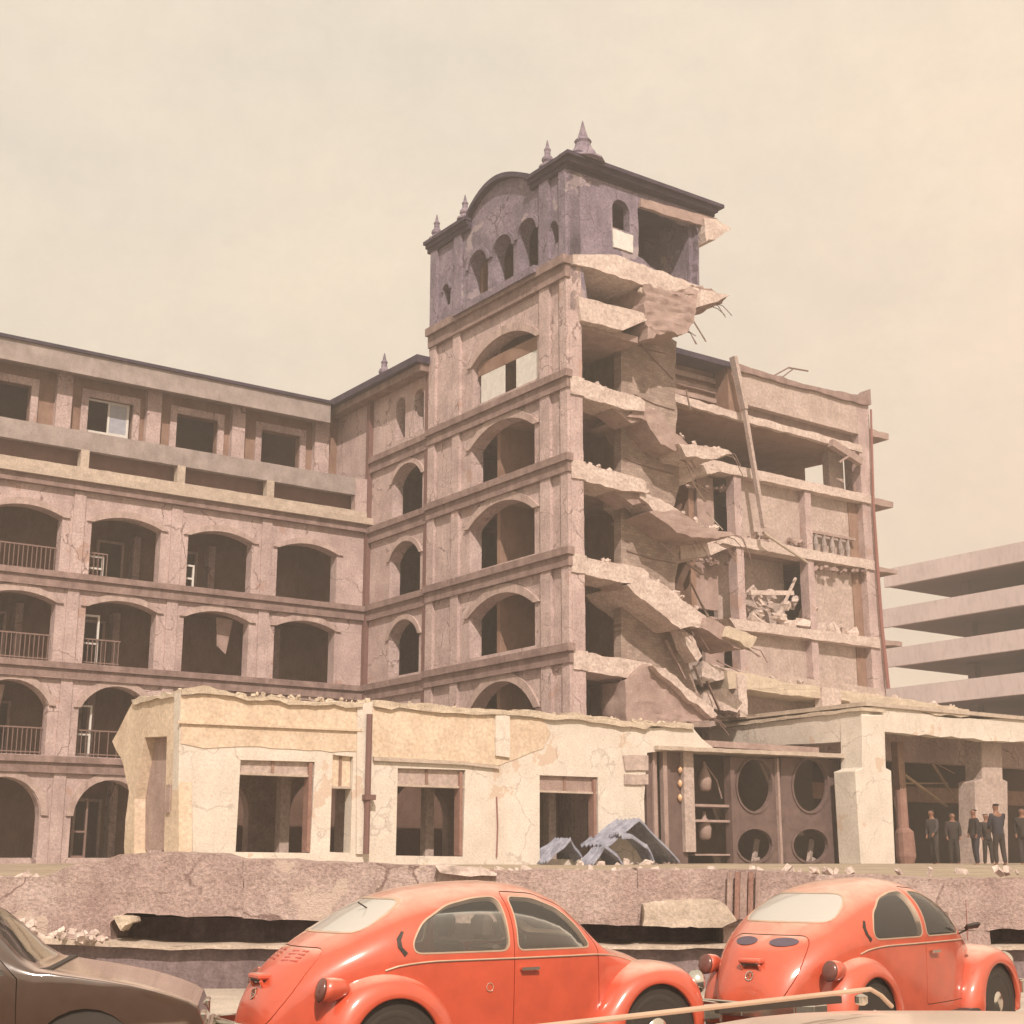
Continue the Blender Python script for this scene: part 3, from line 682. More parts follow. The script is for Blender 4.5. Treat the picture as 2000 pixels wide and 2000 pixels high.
# fallen floor pieces that hang down to the right, one per storey
def fallen(pts, t0, t1, seed, mat='slab', r_=.032):
    m = MB(); m.prism(jag([T(x, y, t0) for x, y in pts], .05, .28, seed), t0, t1)
    return part(m, 'collapsed_slab', M[mat], rough=r_, sub=.4)
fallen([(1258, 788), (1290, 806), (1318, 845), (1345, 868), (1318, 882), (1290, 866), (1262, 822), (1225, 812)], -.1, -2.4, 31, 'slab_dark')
fallen([(1325, 866), (1378, 872), (1424, 880), (1430, 887), (1400, 896), (1340, 892)], .1, -2.0, 32)
fallen([(1320, 903), (1380, 908), (1412, 920), (1360, 930), (1340, 945), (1325, 948)], -1.5, -4, 33)
fallen([(1252, 958), (1275, 970), (1310, 985), (1345, 1012), (1330, 1030), (1300, 1018), (1250, 972)], -.1, -2.2, 34)
fallen([(1325, 998), (1372, 1030), (1428, 1040), (1436, 1046), (1400, 1052), (1352, 1050), (1322, 1040), (1268, 1000)], .15, -2.0, 35, 'slab_dark')
fallen([(1326, 1052), (1400, 1062), (1420, 1072), (1370, 1088), (1330, 1092)], -1.4, -4, 36)
fallen([(1262, 1124), (1290, 1138), (1380, 1205), (1378, 1222), (1330, 1228), (1305, 1208), (1238, 1158), (1225, 1142)], .1, -2.3, 37)
fallen([(1378, 1206), (1392, 1208), (1428, 1228), (1420, 1246), (1470, 1262), (1445, 1268), (1400, 1245), (1372, 1226)], .25, -1.3, 38, 'slab_dark')
fallen([(1424, 1222), (1479, 1244), (1466, 1266), (1417, 1243)], .45, -.5, 39, 'rubble_edge', .015)
fallen([(1330, 1228), (1350, 1240), (1372, 1280), (1362, 1292), (1342, 1262)], -.2, -.8, 40)
fallen([(1262, 1296), (1290, 1306), (1345, 1350), (1392, 1392), (1400, 1402), (1340, 1410), (1225, 1425), (1222, 1330)], .2, -1.1, 41, 'slab_dark', .05)
fallen([(1275, 1300), (1300, 1304), (1385, 1378), (1402, 1398), (1392, 1402), (1340, 1362)], .5, -2.0, 42)

# --- torn-open right wing
RT_ = -6.0
def col(s0, s1, z0, z1, t0=-6.0, t1=-6.5, mat='stucco'):
    m = MB(); m.box(s0, s1, t0, t1, z0, z1); part(m, 'frame_column', M[mat], rough=.02, sub=.6)
col(13.68, 14.12, 6.0, 18.1); col(18.12, 18.52, 6.0, 18.1); col(22.05, 22.9, 5.5, 23.0); col(21.45, 22.06, 5.5, 18.2, -6.35, -7.2, 'interior')
for z, a in [(18.45, 11.0), (15.25, 12.0), (11.6, 13.0), (9.15, 12.4)]:
    o = jag([(a, z), (22.6, z - .04), (22.6, z - .48), (a + .4, z - .45)], .02, .6, int(z * 7))
    m = MB(); m.prism(o, -5.9, -6.6); part(m, 'floor_beam', M['slab'], rough=.02, sub=.6)
    m = MB(); m.box(a - 1.2, 22.5, -6.55, -12, z - .4, z - .12); part(m, 'floor_slab', M['slab_dark'])
for z0, z1 in [(15.2, 18.1), (11.5, 14.9), (9.1, 11.2), (6.0, 8.8)]:
    for s0, s1 in [(14.0, 18.2), (18.4, 21.6)]:
        tp = -7.6 if (z0 == 11.5 and s0 < 15) else -6.38 - .02 * (s0 > 15)
        m = MB(); m.box(s0, s1, tp, tp - .25, z0 - .1, z1 + .05); part(m, 'infill_panel', M['panel_wall'])
m = MB(); m.box(22.55, 22.85, -6.4, -12.2, 5, 18.0); m.box(22.55, 22.85, -6.4, -7.4, 18.0, 21.0); part(m, 'side_wall', M['stucco'])
m = MB(); m.box(5.5, T(1571, 930, -11.6)[0], -11.6, -11.9, 1.2, 20.6); part(m, 'wing_back_wall', M['interior'])
m = MB(); m.box(12.0, 22.6, -10.5, -10.7, 1.2, 18.0); part(m, 'wing_back_wall', M['interior'])
m = MB(); m.box(11.9, 12.2, -7.0, -11.6, 5, 18.0); part(m, 'wing_inner_wall', M['interior'])
m = MB(); m.box(12.3, 13.3, -6.9, -7.1, 15.2, 18.0); m.box(12.2, 13.5, -7.0, -7.2, 12.1, 14.9); m.box(12.6, 13.7, -7.0, -7.2, 9.1, 11.2); part(m, 'infill_panel', M['slab_dark'])
# roof storey of that wing
m = MB(); m.prism(jag([(14.35, 21.42), (22.2, 21.35), (22.2, 22.95), (14.3, 22.95)], .02, .7, 51), -6.0, -6.35); part(m, 'parapet_wall', M['panel_wall'])
m = MB(); m.prism(jag([(13.95, 22.9), (22.4, 22.85), (22.95, 22.95), (22.95, 23.75), (22.4, 23.25), (19, 23.1), (13.95, 23.2)], .05, .4, 52), -5.85, -6.5); part(m, 'parapet_coping', M['band'])
m = MB(); m.box(9.5, 13.95, -5.9, -12, 22.95, 23.2); part(m, 'roof', M['roof_dark'])
m = MB(); m.box(9.5, 15.6, -7.0, -7.2, 20.7, 22.95); m.box(13.6, 14.4, -6.05, -6.9, 20.7, 23.0); part(m, 'roof_storey_wall', M['interior'])
for z in (21.5, 21.95, 22.4):
    m = MB(); m.box(9.6, 13.9, -6.8, -7.0, z, z + .22); part(m, 'roof_joist', M['slab_dark'], rough=.03, sub=.5)
m = MB(); m.prism(jag([(9.6, 21.1), (13.7, 20.95), (22.2, 20.8), (22.2, 20.45), (13.7, 20.6), (9.6, 20.75)], .04, .5, 53), -5.95, -6.2); part(m, 'slab_edge', M['slab'])
cz_ = [Zp(1640, 900, 20.55), Zp(1572, 915, 20.55)]
m = MB(); m.prism([(9.6, -6.15), (22.3, -6.15), cz_[0], cz_[1], (T(1571, 930, -11.6)[0], -11.55), (9.6, -11.55)], 20.55, 20.75, axis='z'); part(m, 'floor_slab', M['interior'])
m = MB(); m.box(14.3, 22.2, -6.5, -6.7, 20.7, 21.5); part(m, 'parapet_wall', M['slab_dark'])
m = MB(); m.box(21.0, 22.0, -7.0, -7.4, 18.3, 20.55); part(m, 'infill_panel', M['panel_wall'])
m = MB(); m.beam((19.9, -5.85, 20.5), (21.9, -5.85, 19.9), .3, .35); m.beam((20.3, -5.75, 19.6), (21.4, -5.75, 20.3), .09); part(m, 'broken_joist', M['slab_dark'])
for z0, z1 in [(21.42, 21.78), (18.02, 18.35), (14.78, 15.02), (11.32, 11.58)]:
    m = MB(); m.prism(jag([(22.85, z0), (24.25, z0 + .03), (24.28, z1 - .02), (22.85, z1)], .03, .35, int(z0 * 9)), -6.0, -7.6); part(m, 'ledge_stub', M['slab_dark'])
for k, x in enumerate((1596, 1612, 1628, 1644, 1658)):
    s, z = T(x, 1080, -6.1); m = MB(); m.lathe((s, -6.15, 15.25), [(.09, 0), (.07, .1), (.13, .35), (.07, .7), (.10, .85)], 8); part(m, 'baluster', M['roof_band'])
m = MB(); m.box(18.6, 21.5, -6.05, -6.25, 16.08, 16.2); part(m, 'balustrade_rail', M['slab_dark'])
a = T(1706, 985, -5.75); b = T(1714, 1110, -5.75); c = T(1722, 1220, -5.75); d = T(1735, 1345, -5.75)
m = MB(); m.tube([(*[T(1701, 800, -5.75)[0]], -5.75, T(1701, 800, -5.75)[1]), (a[0], -5.75, a[1]), (b[0], -5.75, b[1]), (c[0], -5.75, c[1]), (d[0], -5.75, d[1])], [.05, .06, .08, .08, .09], 8); part(m, 'rusty_drainpipe', M['red_pipe'])
m = MB(); p = T(1515, 748, -6); m.tube([(p[0], -6.1, 23.2), (p[0] + .9, -6.0, 23.75), (p[0] + 2.2, -6.0, 23.85)], .04, 6); m.tube([(p[0] + .5, -6.1, 23.2), (p[0] + 1.2, -6.0, 23.75)], .035, 6); part(m, 'bent_rebar', M['rail'])
# lower terrace of that wing
t_ = -2.0
m = MB(); m.prism(jag([T(x, y, t_) for x, y in [(1420, 1310), (1470, 1316), (1530, 1332), (1610, 1342), (1728, 1360), (1780, 1366), (1892, 1386), (1893, 1400), (1800, 1390), (1735, 1377), (1601, 1364), (1500, 1352), (1425, 1345)]], .04, .5, 61), t_, t_ - 3.5); part(m, 'terrace_slab', M['rubble_edge'], rough=.03, sub=.6)
m = MB(); m.prism([T(x, y, -3.5) for x, y in [(1385, 1300), (1720, 1345), (1720, 1460), (1385, 1460)]], -3.5, -3.9); part(m, 'lower_wall', M['panel_wall'])
for x0, x1, y0, y1 in [(1444, 1458, 1318, 1400), (1608, 1642, 1345, 1400), (1372, 1398, 1355, 1385)]:
    a = T(x0, y1, -1.9); b = T(x1, y0, -1.9); m = MB(); m.box(a[0], b[0], -1.9, -2.3, a[1], b[1]); part(m, 'stub_column', M['slab'], rough=.03, sub=.4)
fallen([(1375, 1350), (1420, 1345), (1450, 1375), (1440, 1392), (1400, 1385), (1372, 1375)], -1.4, -3.0, 62, 'slab')
fallen([(1372, 1290), (1425, 1308), (1428, 1322), (1395, 1330), (1370, 1335)], -2.2, -4.5, 63, 'slab')

# the leaning pole and loose rod are things of their own
def thing_tube(pts, rad, name, mat, label, cat):
    m = MB(); m.tube(pts, rad, 8); o = pts[0]
    return top(m, name, mat, b_at(o[0], o[1], min(p[2] for p in pts)), label, cat)
p = T(1432, 697, -5.5); p2 = T(1452, 800, -5.5); q = T(1492, 1030, -5.2)
m = MB(); m.beam((p[0], -5.5, p[1]), (p2[0], -5.45, p2[1]), .32, .2); m.beam((p2[0], -5.45, p2[1]), (q[0], -5.2, q[1]), .2, .16)
top(m, 'leaning_beam', M['panel_wall'], b_at(q[0], -5.2, q[1]), 'long pale beam leaning down across the open upper floors of the torn wing', 'beam')
p = T(1490, 1040, -5.4); q = T(1576, 1098, -5.4)
thing_tube([(p[0], -5.4, p[1]), (q[0], -5.4, q[1])], .06, 'loose_rod', M['ledge'], 'short thin rod slanting beneath the foot of the long leaning beam', 'rod')

# rubble heap on the torn wing's floor
m = MB(); rnd = random.Random(77)
for i in range(46):
    x = rnd.uniform(1472, 1590) if i < 30 else rnd.uniform(1590, 1665); hgt = (75 if i < 30 else 40) * rnd.random() ** 1.2
    y = 1228 + (x - 1470) * .17 - hgt
    s, z = T(x, y, -6.4); sz = rnd.uniform(.12, .42)
    m.rock((s, -6.4 - rnd.uniform(-.2, .7), max(z, 11.7)), (sz * 1.6, sz, sz * .8), i)
m.beam((14.6, -6.2, 12.9), (17.4, -6.3, 13.2), .12, .2); m.beam((16.2, -6.1, 12.0), (17.6, -6.3, 13.9), .1)
top(m, 'rubble_pile', M['slab'], b_at(16, -6.4, 11.6), 'heap of broken masonry and boards on a middle floor of the torn wing', 'rubble', kind='stuff')

# loose chunks resting on the broken floors, and bars hanging out of them
m = MB(); rnd = random.Random(91)
for x0, y0, x1, y1, t in [(1262, 790, 1340, 862, -.3), (1340, 868, 1425, 880, -.1), (1262, 962, 1345, 1010, -.4), (1345, 1015, 1430, 1040, -.2), (1265, 1126, 1380, 1204, -.2), (1262, 1298, 1390, 1388, .0), (1330, 1052, 1415, 1064, -1.8), (1325, 904, 1400, 908, -1.9), (1430, 1316, 1880, 1384, -2.4), (1140, 744, 1250, 785, -.3), (1140, 903, 1250, 945, -.3), (1140, 1083, 1250, 1120, -.3)]:
    n_ = int((x1 - x0) / (6 if t > -2 else 14))
    for i in range(n_):
        u = rnd.random(); s, z = T(x0 + (x1 - x0) * u, y0 + (y1 - y0) * u, t); sz = rnd.uniform(.04, .15) * (1.4 if rnd.random() < .15 else 1)
        m.rock((s, t - rnd.uniform(-.1, .6), z + sz * .25), (sz * 1.5, sz, sz * .8), rnd.randint(0, 9999))
top(m, 'rubble_pile', M['slab'], b_at(3, -.3, 8.4), 'loose chunks lying on the broken slab ends of the torn tower', 'rubble', kind='stuff')
rnd = random.Random(17)
for x, y, t in [(1425, 882, .0), (1432, 1044, .1), (1470, 1260, .2), (1340, 640, .1), (1400, 592, .2), (1395, 1400, .4), (1345, 1225, .0), (1262, 805, -.1), (1270, 985, -.1), (1415, 1066, -1.5), (1338, 892, -.3), (1352, 1052, -.2)]:
    for k in range(3):
        s, z = T(x + rnd.uniform(-14, 8), y + rnd.uniform(-5, 5), t); L_ = rnd.uniform(.4, 1.1)
        pts = [(s, t - .2, z), (s + L_ * .4, t - .1, z - L_ * .1), (s + L_ * .7 + rnd.uniform(-.1, .2), t, z - L_ * rnd.uniform(.3, .9))]
        b_ = MB(); b_.tube(pts, .018, 5); part(b_, 'exposed_bar', M['rail'])

# splintered boards and pipes caught between the torn tower and the wing
rnd = random.Random(23)
for x, y, t in [(1330, 905, -2.0), (1345, 935, -2.6), (1380, 1000, -3.0), (1340, 1100, -1.8), (1350, 1140, -2.6), (1345, 1190, -2.2), (1355, 1300, -1.6), (1380, 1330, -1.2), (1300, 1250, -1.0), (1290, 1060, -1.0), (1290, 880, -1.0), (1340, 760, -3.0), (1370, 1180, -2.5), (1365, 1230, -1.5), (1400, 1290, -2.0), (1350, 620, -.4)]:
    s, z = T(x, y, t); a_ = rnd.uniform(-1.2, 1.2); L_ = rnd.uniform(.6, 1.5)
    b_ = MB(); b_.beam((s, t, z), (s + L_ * math.cos(a_), t + rnd.uniform(-.5, .5), z - L_ * abs(math.sin(a_)) - .2), rnd.uniform(.04, .12), rnd.uniform(.03, .08)); part(b_, 'broken_joist', M[rnd.choice(['slab', 'slab_dark', 'rail', 'ledge'])])
m = MB()
for x0, x1, y0, y1, t in [(1325, 1440, 948, 958, -6.6), (1330, 1440, 1092, 1104, -6.6), (1345, 1440, 1208, 1216, -6.6), (1385, 1450, 1385, 1400, -1.8), (1590, 1690, 1112, 1118, -6.1), (1460, 1570, 1046, 1062, -6.05)]:
    for i in range(int((x1 - x0) / 5)):
        u = rnd.random(); s, z = T(x0 + (x1 - x0) * u, y0 + (y1 - y0) * u, t); sz = rnd.uniform(.05, .2); m.rock((s, t + rnd.uniform(-.2, .2), z + sz * .2), (sz * 1.5, sz, sz * .8), rnd.randint(0, 9999))
top(m, 'rubble_pile', M['slab_dark'], b_at(11, -6.5, 11.6), 'dull rubble spread along the floor edges of the torn wing', 'rubble', kind='stuff')
# ================================================================ LOW CREAM BUILDING IN FRONT
low = empty('low_storefront', b_at(-14.9, 3, 1.3), 'low cream and ochre plastered storefront shell with three empty door openings and broken left end', 'building')
def lpart(mb, name, mat, parent=None, **kw): return mb.build(name, mat, parent or low, **kw)
t_ = 3.0
def P3(pts, t=3.0): return [T(x, y, t) for x, y in pts]
topedge = jag(P3([(1370, 1442), (1350, 1418), (1300, 1420), (1210, 1412), (1150, 1402), (1060, 1396), (900, 1386), (810, 1378), (725, 1371), (700, 1376), (560, 1367), (480, 1362), (420, 1350), (400, 1345), (352, 1352)]), .07, .38, 5, closed=False)
outer = P3([(345, 1700), (1262, 1700), (1258, 1560), (1264, 1470), (1345, 1462), (1400, 1466)]) + topedge
def rect(x0, x1, y0, y1, x0b=None, x1b=None, dy=4):
    return P3([(x0b or x0, y1), (x1b or x1, y1 + 2), (x1, y0 + dy), (x0, y0)])
H1 = rect(470, 615, 1484, 1664, 460, 606); HS = rect(650, 690, 1474, 1664, 644, 684); H2 = rect(777, 909, 1500, 1671, 773, 904); H3 = rect(1054, 1168, 1514, 1677, 1054, 1169)
m = MB(); m.prism(outer, t_, t_ - .38, [H1, HS, H2, H3]); lpart(m, 'front_wall', M['yellow'])
# thick ochre frieze, proud of the wall
def strip(pts, proud, depth, mat, name, seed=None, amp=.03, **kw):
    o = P3(pts, t_)
    if seed: o = jag(o, amp, .4, seed)
    m = MB(); m.prism(o, t_ + proud, t_ - depth); return lpart(m, name, M[mat], **kw)
strip([(352, 1360), (420, 1356), (480, 1366), (704, 1380), (704, 1468), (600, 1466), (470, 1458), (400, 1462), (352, 1452)], .02, -.01, 'orange_band', 'ochre_frieze', 71)
strip([(727, 1384), (900, 1394), (1060, 1404), (1075, 1432), (1060, 1462), (985, 1490), (975, 1495), (900, 1487), (727, 1480)], .02, -.01, 'orange_band', 'ochre_frieze', 72)
strip([(345, 1408), (704, 1424), (704, 1429), (345, 1413)], .09, -.02, 'orange_band', 'frieze_line')
strip([(727, 1478), (900, 1487), (972, 1496), (972, 1502), (900, 1494), (727, 1486)], .10, -.02, 'ledge', 'frieze_line')
strip([(352, 1346), (400, 1340), (420, 1347), (480, 1359), (704, 1374), (704, 1382), (480, 1368), (420, 1357), (352, 1358)], .12, .5, 'rubble_edge', 'broken_parapet', 73, .06, rough=.03, sub=.5)
strip([(727, 1367), (810, 1374), (900, 1382), (1060, 1392), (1150, 1398), (1210, 1409), (1350, 1414), (1352, 1424), (1210, 1420), (1150, 1411), (1060, 1405), (900, 1394), (810, 1387), (727, 1379)], .12, .5, 'rubble_edge', 'broken_parapet', 74, .06, rough=.03, sub=.5)
strip([(965, 1388), (992, 1392), (992, 1480), (965, 1476)], .10, -.01, 'yellow', 'pilaster', 75, .02)
strip([(1215, 1476), (1264, 1476), (1264, 1505), (1220, 1505)], .06, -.01, 'panel_wall', 'bare_brick', 76); strip([(1218, 1512), (1264, 1512), (1264, 1532), (1218, 1532)], .06, -.01, 'panel_wall', 'bare_brick', 78)
strip([(696, 1372), (712, 1373), (706, 1668), (694, 1668)], .07, -.01, 'yellow', 'pilaster')
# transoms and frames in the doorways
def transom(x0, x1, y0, y1, mat='panel_wall'):
    a = T(x0, y1, t_); b = T(x1, y0, t_)
    m = MB(); m.box(a[0] + .02, b[0] - .02, t_ - .12, t_ - .3, a[1], b[1] + .05); lpart(m, 'transom', M[mat])
    m = MB(); m.box(a[0] + .0, b[0] - .0, t_ - .05, t_ - .32, a[1] - .06, a[1]); lpart(m, 'transom_bar', M['ledge'])
    m = MB(); mid = a[0] + (b[0] - a[0]) * .45; m.box(mid - .04, mid + .04, t_ - .09, t_ - .14, a[1], b[1]); lpart(m, 'transom_bar', M['interior'])
transom(470, 614, 1488, 1508); transom(777, 908, 1505, 1531); transom(1055, 1168, 1519, 1543, 'slab_dark'); transom(650, 690, 1478, 1535, 'orange_band')
for x, y0, y1 in ((613, 1490, 1664), (906, 1508, 1671), (1166, 1522, 1677)):
    a = T(x - 10, y1, t_); b = T(x, y0, t_); m = MB(); m.box(b[0] - .12, b[0] - .02, t_ - .02, t_ - .3, a[1], b[1]); lpart(m, 'door_jamb', M['clay'])
# drainpipe and conduit
a = T(722, 1395, t_ + .15); b = T(715, 1668, t_ + .15)
m = MB(); m.tube([(a[0], t_ + .15, a[1]), (b[0], t_ + .15, b[1])], .085, 10); c_ = T(720, 1558, t_ + .15); m.box(c_[0] - .16, c_[0] + .16, t_ + .04, t_ + .27, c_[1] - .06, c_[1] + .08); lpart(m, 'drainpipe', M['pipe'])
a = T(970, 1556, t_ + .04); b = T(970, 1674, t_ + .04)
m = MB(); m.tube([(a[0], t_ + .04, a[1]), (a[0] + .04, t_ + .04, (a[1] + b[1]) / 2), (b[0], t_ + .04, b[1])], .022, 6); lpart(m, 'conduit', M['red_pipe'])
# broken left return wall (faces left)
s_ = -14.9
so = T(345, 1600, 3.0)[0]
def PS(pts, s=so): return [S(x, y, s) for x, y in pts]
m = MB(); m.prism(jag(PS([(247, 1700), (242, 1655), (245, 1600), (252, 1545), (246, 1520), (236, 1480), (219, 1448), (232, 1425), (246, 1396), (260, 1370), (290, 1368), (330, 1356), (349, 1352)]), .06, .35, 81, closed=False) + PS([(349, 1700)]), so, so + .35,
    [PS([(283, 1668), (262, 1668), (263, 1560), (283, 1440), (326, 1438), (320, 1668)][::-1])], axis='s'); lpart(m, 'side_wall', M['orange_band'], rough=.0)
m = MB(); m.prism(PS([(255, 1660), (330, 1660), (332, 1432), (255, 1432)]), so + .3, so + .42, axis='s'); lpart(m, 'bricked_doorway', M['slab_dark'])
m = MB(); m.prism(jag(PS([(262, 1366), (330, 1354), (350, 1350), (350, 1360), (330, 1364), (264, 1376)]), .05, .3, 82), so - .08, so + .5, axis='s'); lpart(m, 'broken_parapet', M['rubble_edge'], rough=.03, sub=.4)
m = MB(); a = S(330, 1560, so); m.box(so - .05, so - .01, a[0] - .1, a[0] + .15, a[1] - .35, a[1] + .35); lpart(m, 'meter_box', M['slab_dark'])
# rooms behind the front: floor, unseen roof added to keep them dark, back wall with an arch, side
m = MB(); m.box(-14.4, 8.8, 2.6, .6, 5.25, 5.45); m.box(-13.4, 8.8, .6, -.8, 5.25, 5.45); lpart(m, 'added_shade_roof', M['slab_dark'])
m = MB(); m.box(-14.9, 24, 4.0, -1, 1.15, 1.42); lpart(m, 'floor', M['slab_dark'])
bh = [arch(-13.3 + 3.4 * i, -11.2 + 3.4 * i, 1.42, 2.9, 3.95) for i in range(5)]
m = MB(); m.prism([(-13.6, 1.3), (8.9, 1.3), (8.9, 5.3), (-13.6, 5.3)], -.8, -1.15, bh); lpart(m, 'rear_wall', M['slab_dark'])
m = MB(); m.box(-11.5, 8.9, -3.6, -3.8, 1.3, 5.3); lpart(m, 'rear_wall', M['interior_dark'])
for x in (548, 664, 832, 1072):
    a = T(x, 1660, 1.2); m = MB(); m.box(a[0] - .14, a[0] + .14, 1.1, 1.4, 1.42, 5.3); lpart(m, 'inner_post', M['panel_wall'])

# ================================================================ SHOP FITTINGS IN THE OPEN BAY
par = empty('shop_partition', b_at(T(1425, 1690, 2.6)[0], 2.6, 1.42), 'dark partition of two panels pierced by large round holes, under the porch beam', 'partition')
def ell(cx, cy, rx, ry, t, n=28): return [T(cx + rx * math.cos(2 * math.pi * i / n), cy + ry * math.sin(2 * math.pi * i / n), t) for i in range(n)]
for cx, x0, x1 in ((1473, 1432, 1521), (1582, 1525, 1632)):
    o = P3([(x0, 1686), (x1, 1688), (x1, 1482 + (x1 - 1430) * .01), (x0, 1478)], 2.6)
    m = MB(); m.prism(o, 2.6, 2.45, [ell(cx, 1534, 34, 51, 2.6), ell(cx + 1, 1651, 34, 32, 2.6)]); m.build('pierced_panel', M['partition'], par, bevel=.02)
    for cy, ry in ((1534, 51), (1651, 32)):
        m = MB(); oo = ell(cx, cy, 37, ry + 4, 2.6); ii = ell(cx, cy, 34, ry, 2.6); m.prism(oo, 2.65, 2.6, [ii]); m.build('ring_rim', M['partition'], par)
m = MB(); a = T(1523, 1688, 2.6); b = T(1525, 1482, 2.6); m.box(a[0] - .05, a[0] + .05, 2.72, 2.5, 1.42, b[1]); m.build('mullion', M['slab_dark'], par)
for x in (1432, 1640, 1655, 1668):
    a = T(x, 1688, 2.6); m = MB(); m.box(a[0] - .09, a[0] + .09, 2.72 - .1 * (x > 1650), 2.4, 1.42, T(x, 1480, 2.6)[1]); m.build('post', M['partition'] if x != 1655 else M['slab_dark'], par)
m = MB(); m.prism(P3([(1262, 1458), (1340, 1462), (1665, 1476), (1668, 1484), (1440, 1474), (1262, 1466)], 2.6), 3.2, 2.0); m.build('canopy', M['ledge'], par, rough=.015, sub=.5)
m = MB(); a = T(1425, 1600, 1.6); b = T(1675, 1600, 1.6); m.box(a[0] - 1.5, b[0], -.5, -.6, 1.42, 5.2); m.build('back_panel', M['shop_dark'], par)
for x in (1478, 1585):
    a = T(x, 1660, 2.0); m = MB(); m.beam((a[0] - .2, 2.0, 1.42), (a[0] + .15, 1.9, 2.3), .12, .16); m.rock((a[0] - .2, 2.2, 1.55), (.3, .2, .14), int(x)); m.build('broken_board', M['panel_wall'], par)

shl = empty('display_shelf', b_at(T(1345, 1690, 2.6)[0], 2.6, 1.42), 'dark display cabinet with a pale upright, left of the pierced partition', 'cabinet')
def s_box(x0, x1, y0, y1, t0, t1, name, mat, parent, **kw):
    a = T(x0, y1, t0); b = T(x1, y0, t0); m = MB(); m.box(a[0], b[0], t0, t1, max(a[1], 1.42), b[1]); return m.build(name, M[mat], parent, **kw)
s_box(1340, 1354, 1468, 1664, 2.75, 2.55, 'pale_upright', 'panel_wall', shl)
s_box(1358, 1430, 1470, 1690, 1.7, 1.6, 'back_board', 'shop_dark', shl)
s_box(1310, 1338, 1470, 1690, 2.6, 2.5, 'side_panel', 'partition', shl)
for y in (1572, 1602, 1668): s_box(1358, 1426, y, y + 3, 2.6, 1.7, 'shelf', 'slab_dark', shl)
for y in (1503, 1530, 1558):
    a = T(1328, y, 2.68); m = MB(); m.lathe((a[0], 2.68, a[1] - .12), [(.02, 0), (.06, .05), (.085, .12), (.06, .19), (.02, .24)], 10); m.build('orange_knob', M['lamp_amber'], shl, smooth=True)
for y, h in ((1515, .75), (1610, .7)):
    a = T(1377, y + 30, 2.3); m = MB(); m.lathe((a[0], 2.3, a[1]), [(.10, 0), (.20, .06), (.23, .35), (.15, .6), (.07, h), (.05, h + .2)], 12); m.build('pale_jar', M['slab_dark'], shl, smooth=True)
m = MB(); a = T(1398, 1470, 2.2); b = T(1410, 1560, 2.2); m.tube([(a[0] - .5, 2.2, a[1] - .4), (a[0], 2.2, a[1] - .9), (b[0], 2.2, b[1])], .025, 6); m.build('hanging_wire', M['slab_dark'], shl)

fd = empty('folding_door', b_at(T(1266, 1690, 2.6)[0], 2.6, 1.42), 'dark folding metal door pushed open beside the cream wall', 'door')
for x0, x1, t0, mat in ((1266, 1280, 2.7, 'partition'), (1281, 1300, 2.4, 'shop_dark'), (1301, 1308, 2.7, 'partition'), (1309, 1318, 2.4, 'shop_dark')):
    s_box(x0, x1, 1464, 1690, t0, t0 - .25, 'door_leaf', mat, fd)
s_box(1280, 1282, 1464, 1690, 2.78, 2.6, 'leaf_edge', 'slab_dark', fd); s_box(1300, 1302, 1464, 1690, 2.78, 2.6, 'leaf_edge', 'slab_dark', fd)

# ---- crumpled corrugated sheets
def sheet(name, org, path, depth, amp, seed, label, cat, nf=18, mat='blue_sheet'):
    """corrugated sheet bent along a path of (s, z) points, running back in t"""
    m = MB(); rnd = random.Random(seed); pts = []
    for i in range(len(path) - 1):
        a = Vector(path[i]); b = Vector(path[i + 1]); k = 7
        for j in range(k): pts.append(a.lerp(b, j / k))
    pts.append(Vector(path[-1]))
    vs = []; nt_ = 14
    for i, p in enumerate(pts):
        for j in range(nt_):
            u = j / (nt_ - 1); q = noise.noise_vector(Vector((p.x * 1.7, p.y * 1.7, u * 2 + seed))) * amp
            cor = .045 * (1 if j % 2 else -1)
            vs.append((p.x + q.x + cor * .5, org[1] - u * depth + q.y, p.y + q.z + cor))
    n = len(vs)
    vs += [(a, b, c - .03) for a, b, c in vs]
    fs = []
    for i in range(len(pts) - 1):
        for j in range(nt_ - 1):
            a = i * nt_ + j; fs.append((a, a + 1, a + nt_ + 1, a + nt_)); fs.append((a + n, a + nt_ + n, a + nt_ + 1 + n, a + 1 + n))
    for i in range(len(pts) - 1):
        for j in (0, nt_ - 1):
            a = i * nt_ + j; fs.append((a, a + nt_, a + nt_ + n, a + n))
    for j in range(nt_ - 1):
        for i in (0, len(pts) - 1):
            a = i * nt_ + j; fs.append((a, a + 1, a + 1 + n, a + n))
    m.add(vs, fs)
    return top(m, name, M[mat], b_at(*org), label, cat, group='fallen blue sheets')
tt = 4.1
sheet('corrugated_sheet', (T(1250, 1685, tt)[0], tt, 1.42), [T(1186, 1650, tt), T(1250, 1600, tt), T(1290, 1640, tt), T(1330, 1683, tt)], 1.3, .045, 3, 'large blue corrugated sheet folded into a tent shape beside the dark folding door', 'metal sheet')
sheet('corrugated_sheet', (T(1215, 1685, tt)[0], tt + .5, 1.42), [T(1160, 1688, tt + .5), T(1185, 1655, tt + .5), T(1205, 1668, tt + .5), T(1222, 1690, tt + .5)], .8, .12, 5, 'small crumpled blue sheet at the left foot of the large folded one', 'metal sheet')
sheet('corrugated_sheet', (T(1240, 1685, tt)[0], tt + .3, 1.42), [T(1215, 1630, tt + .3), T(1240, 1632, tt + .3), T(1270, 1652, tt + .3), T(1285, 1690, tt + .3)], .6, .12, 6, 'curled blue sheet lying under the fold of the large one', 'metal sheet')
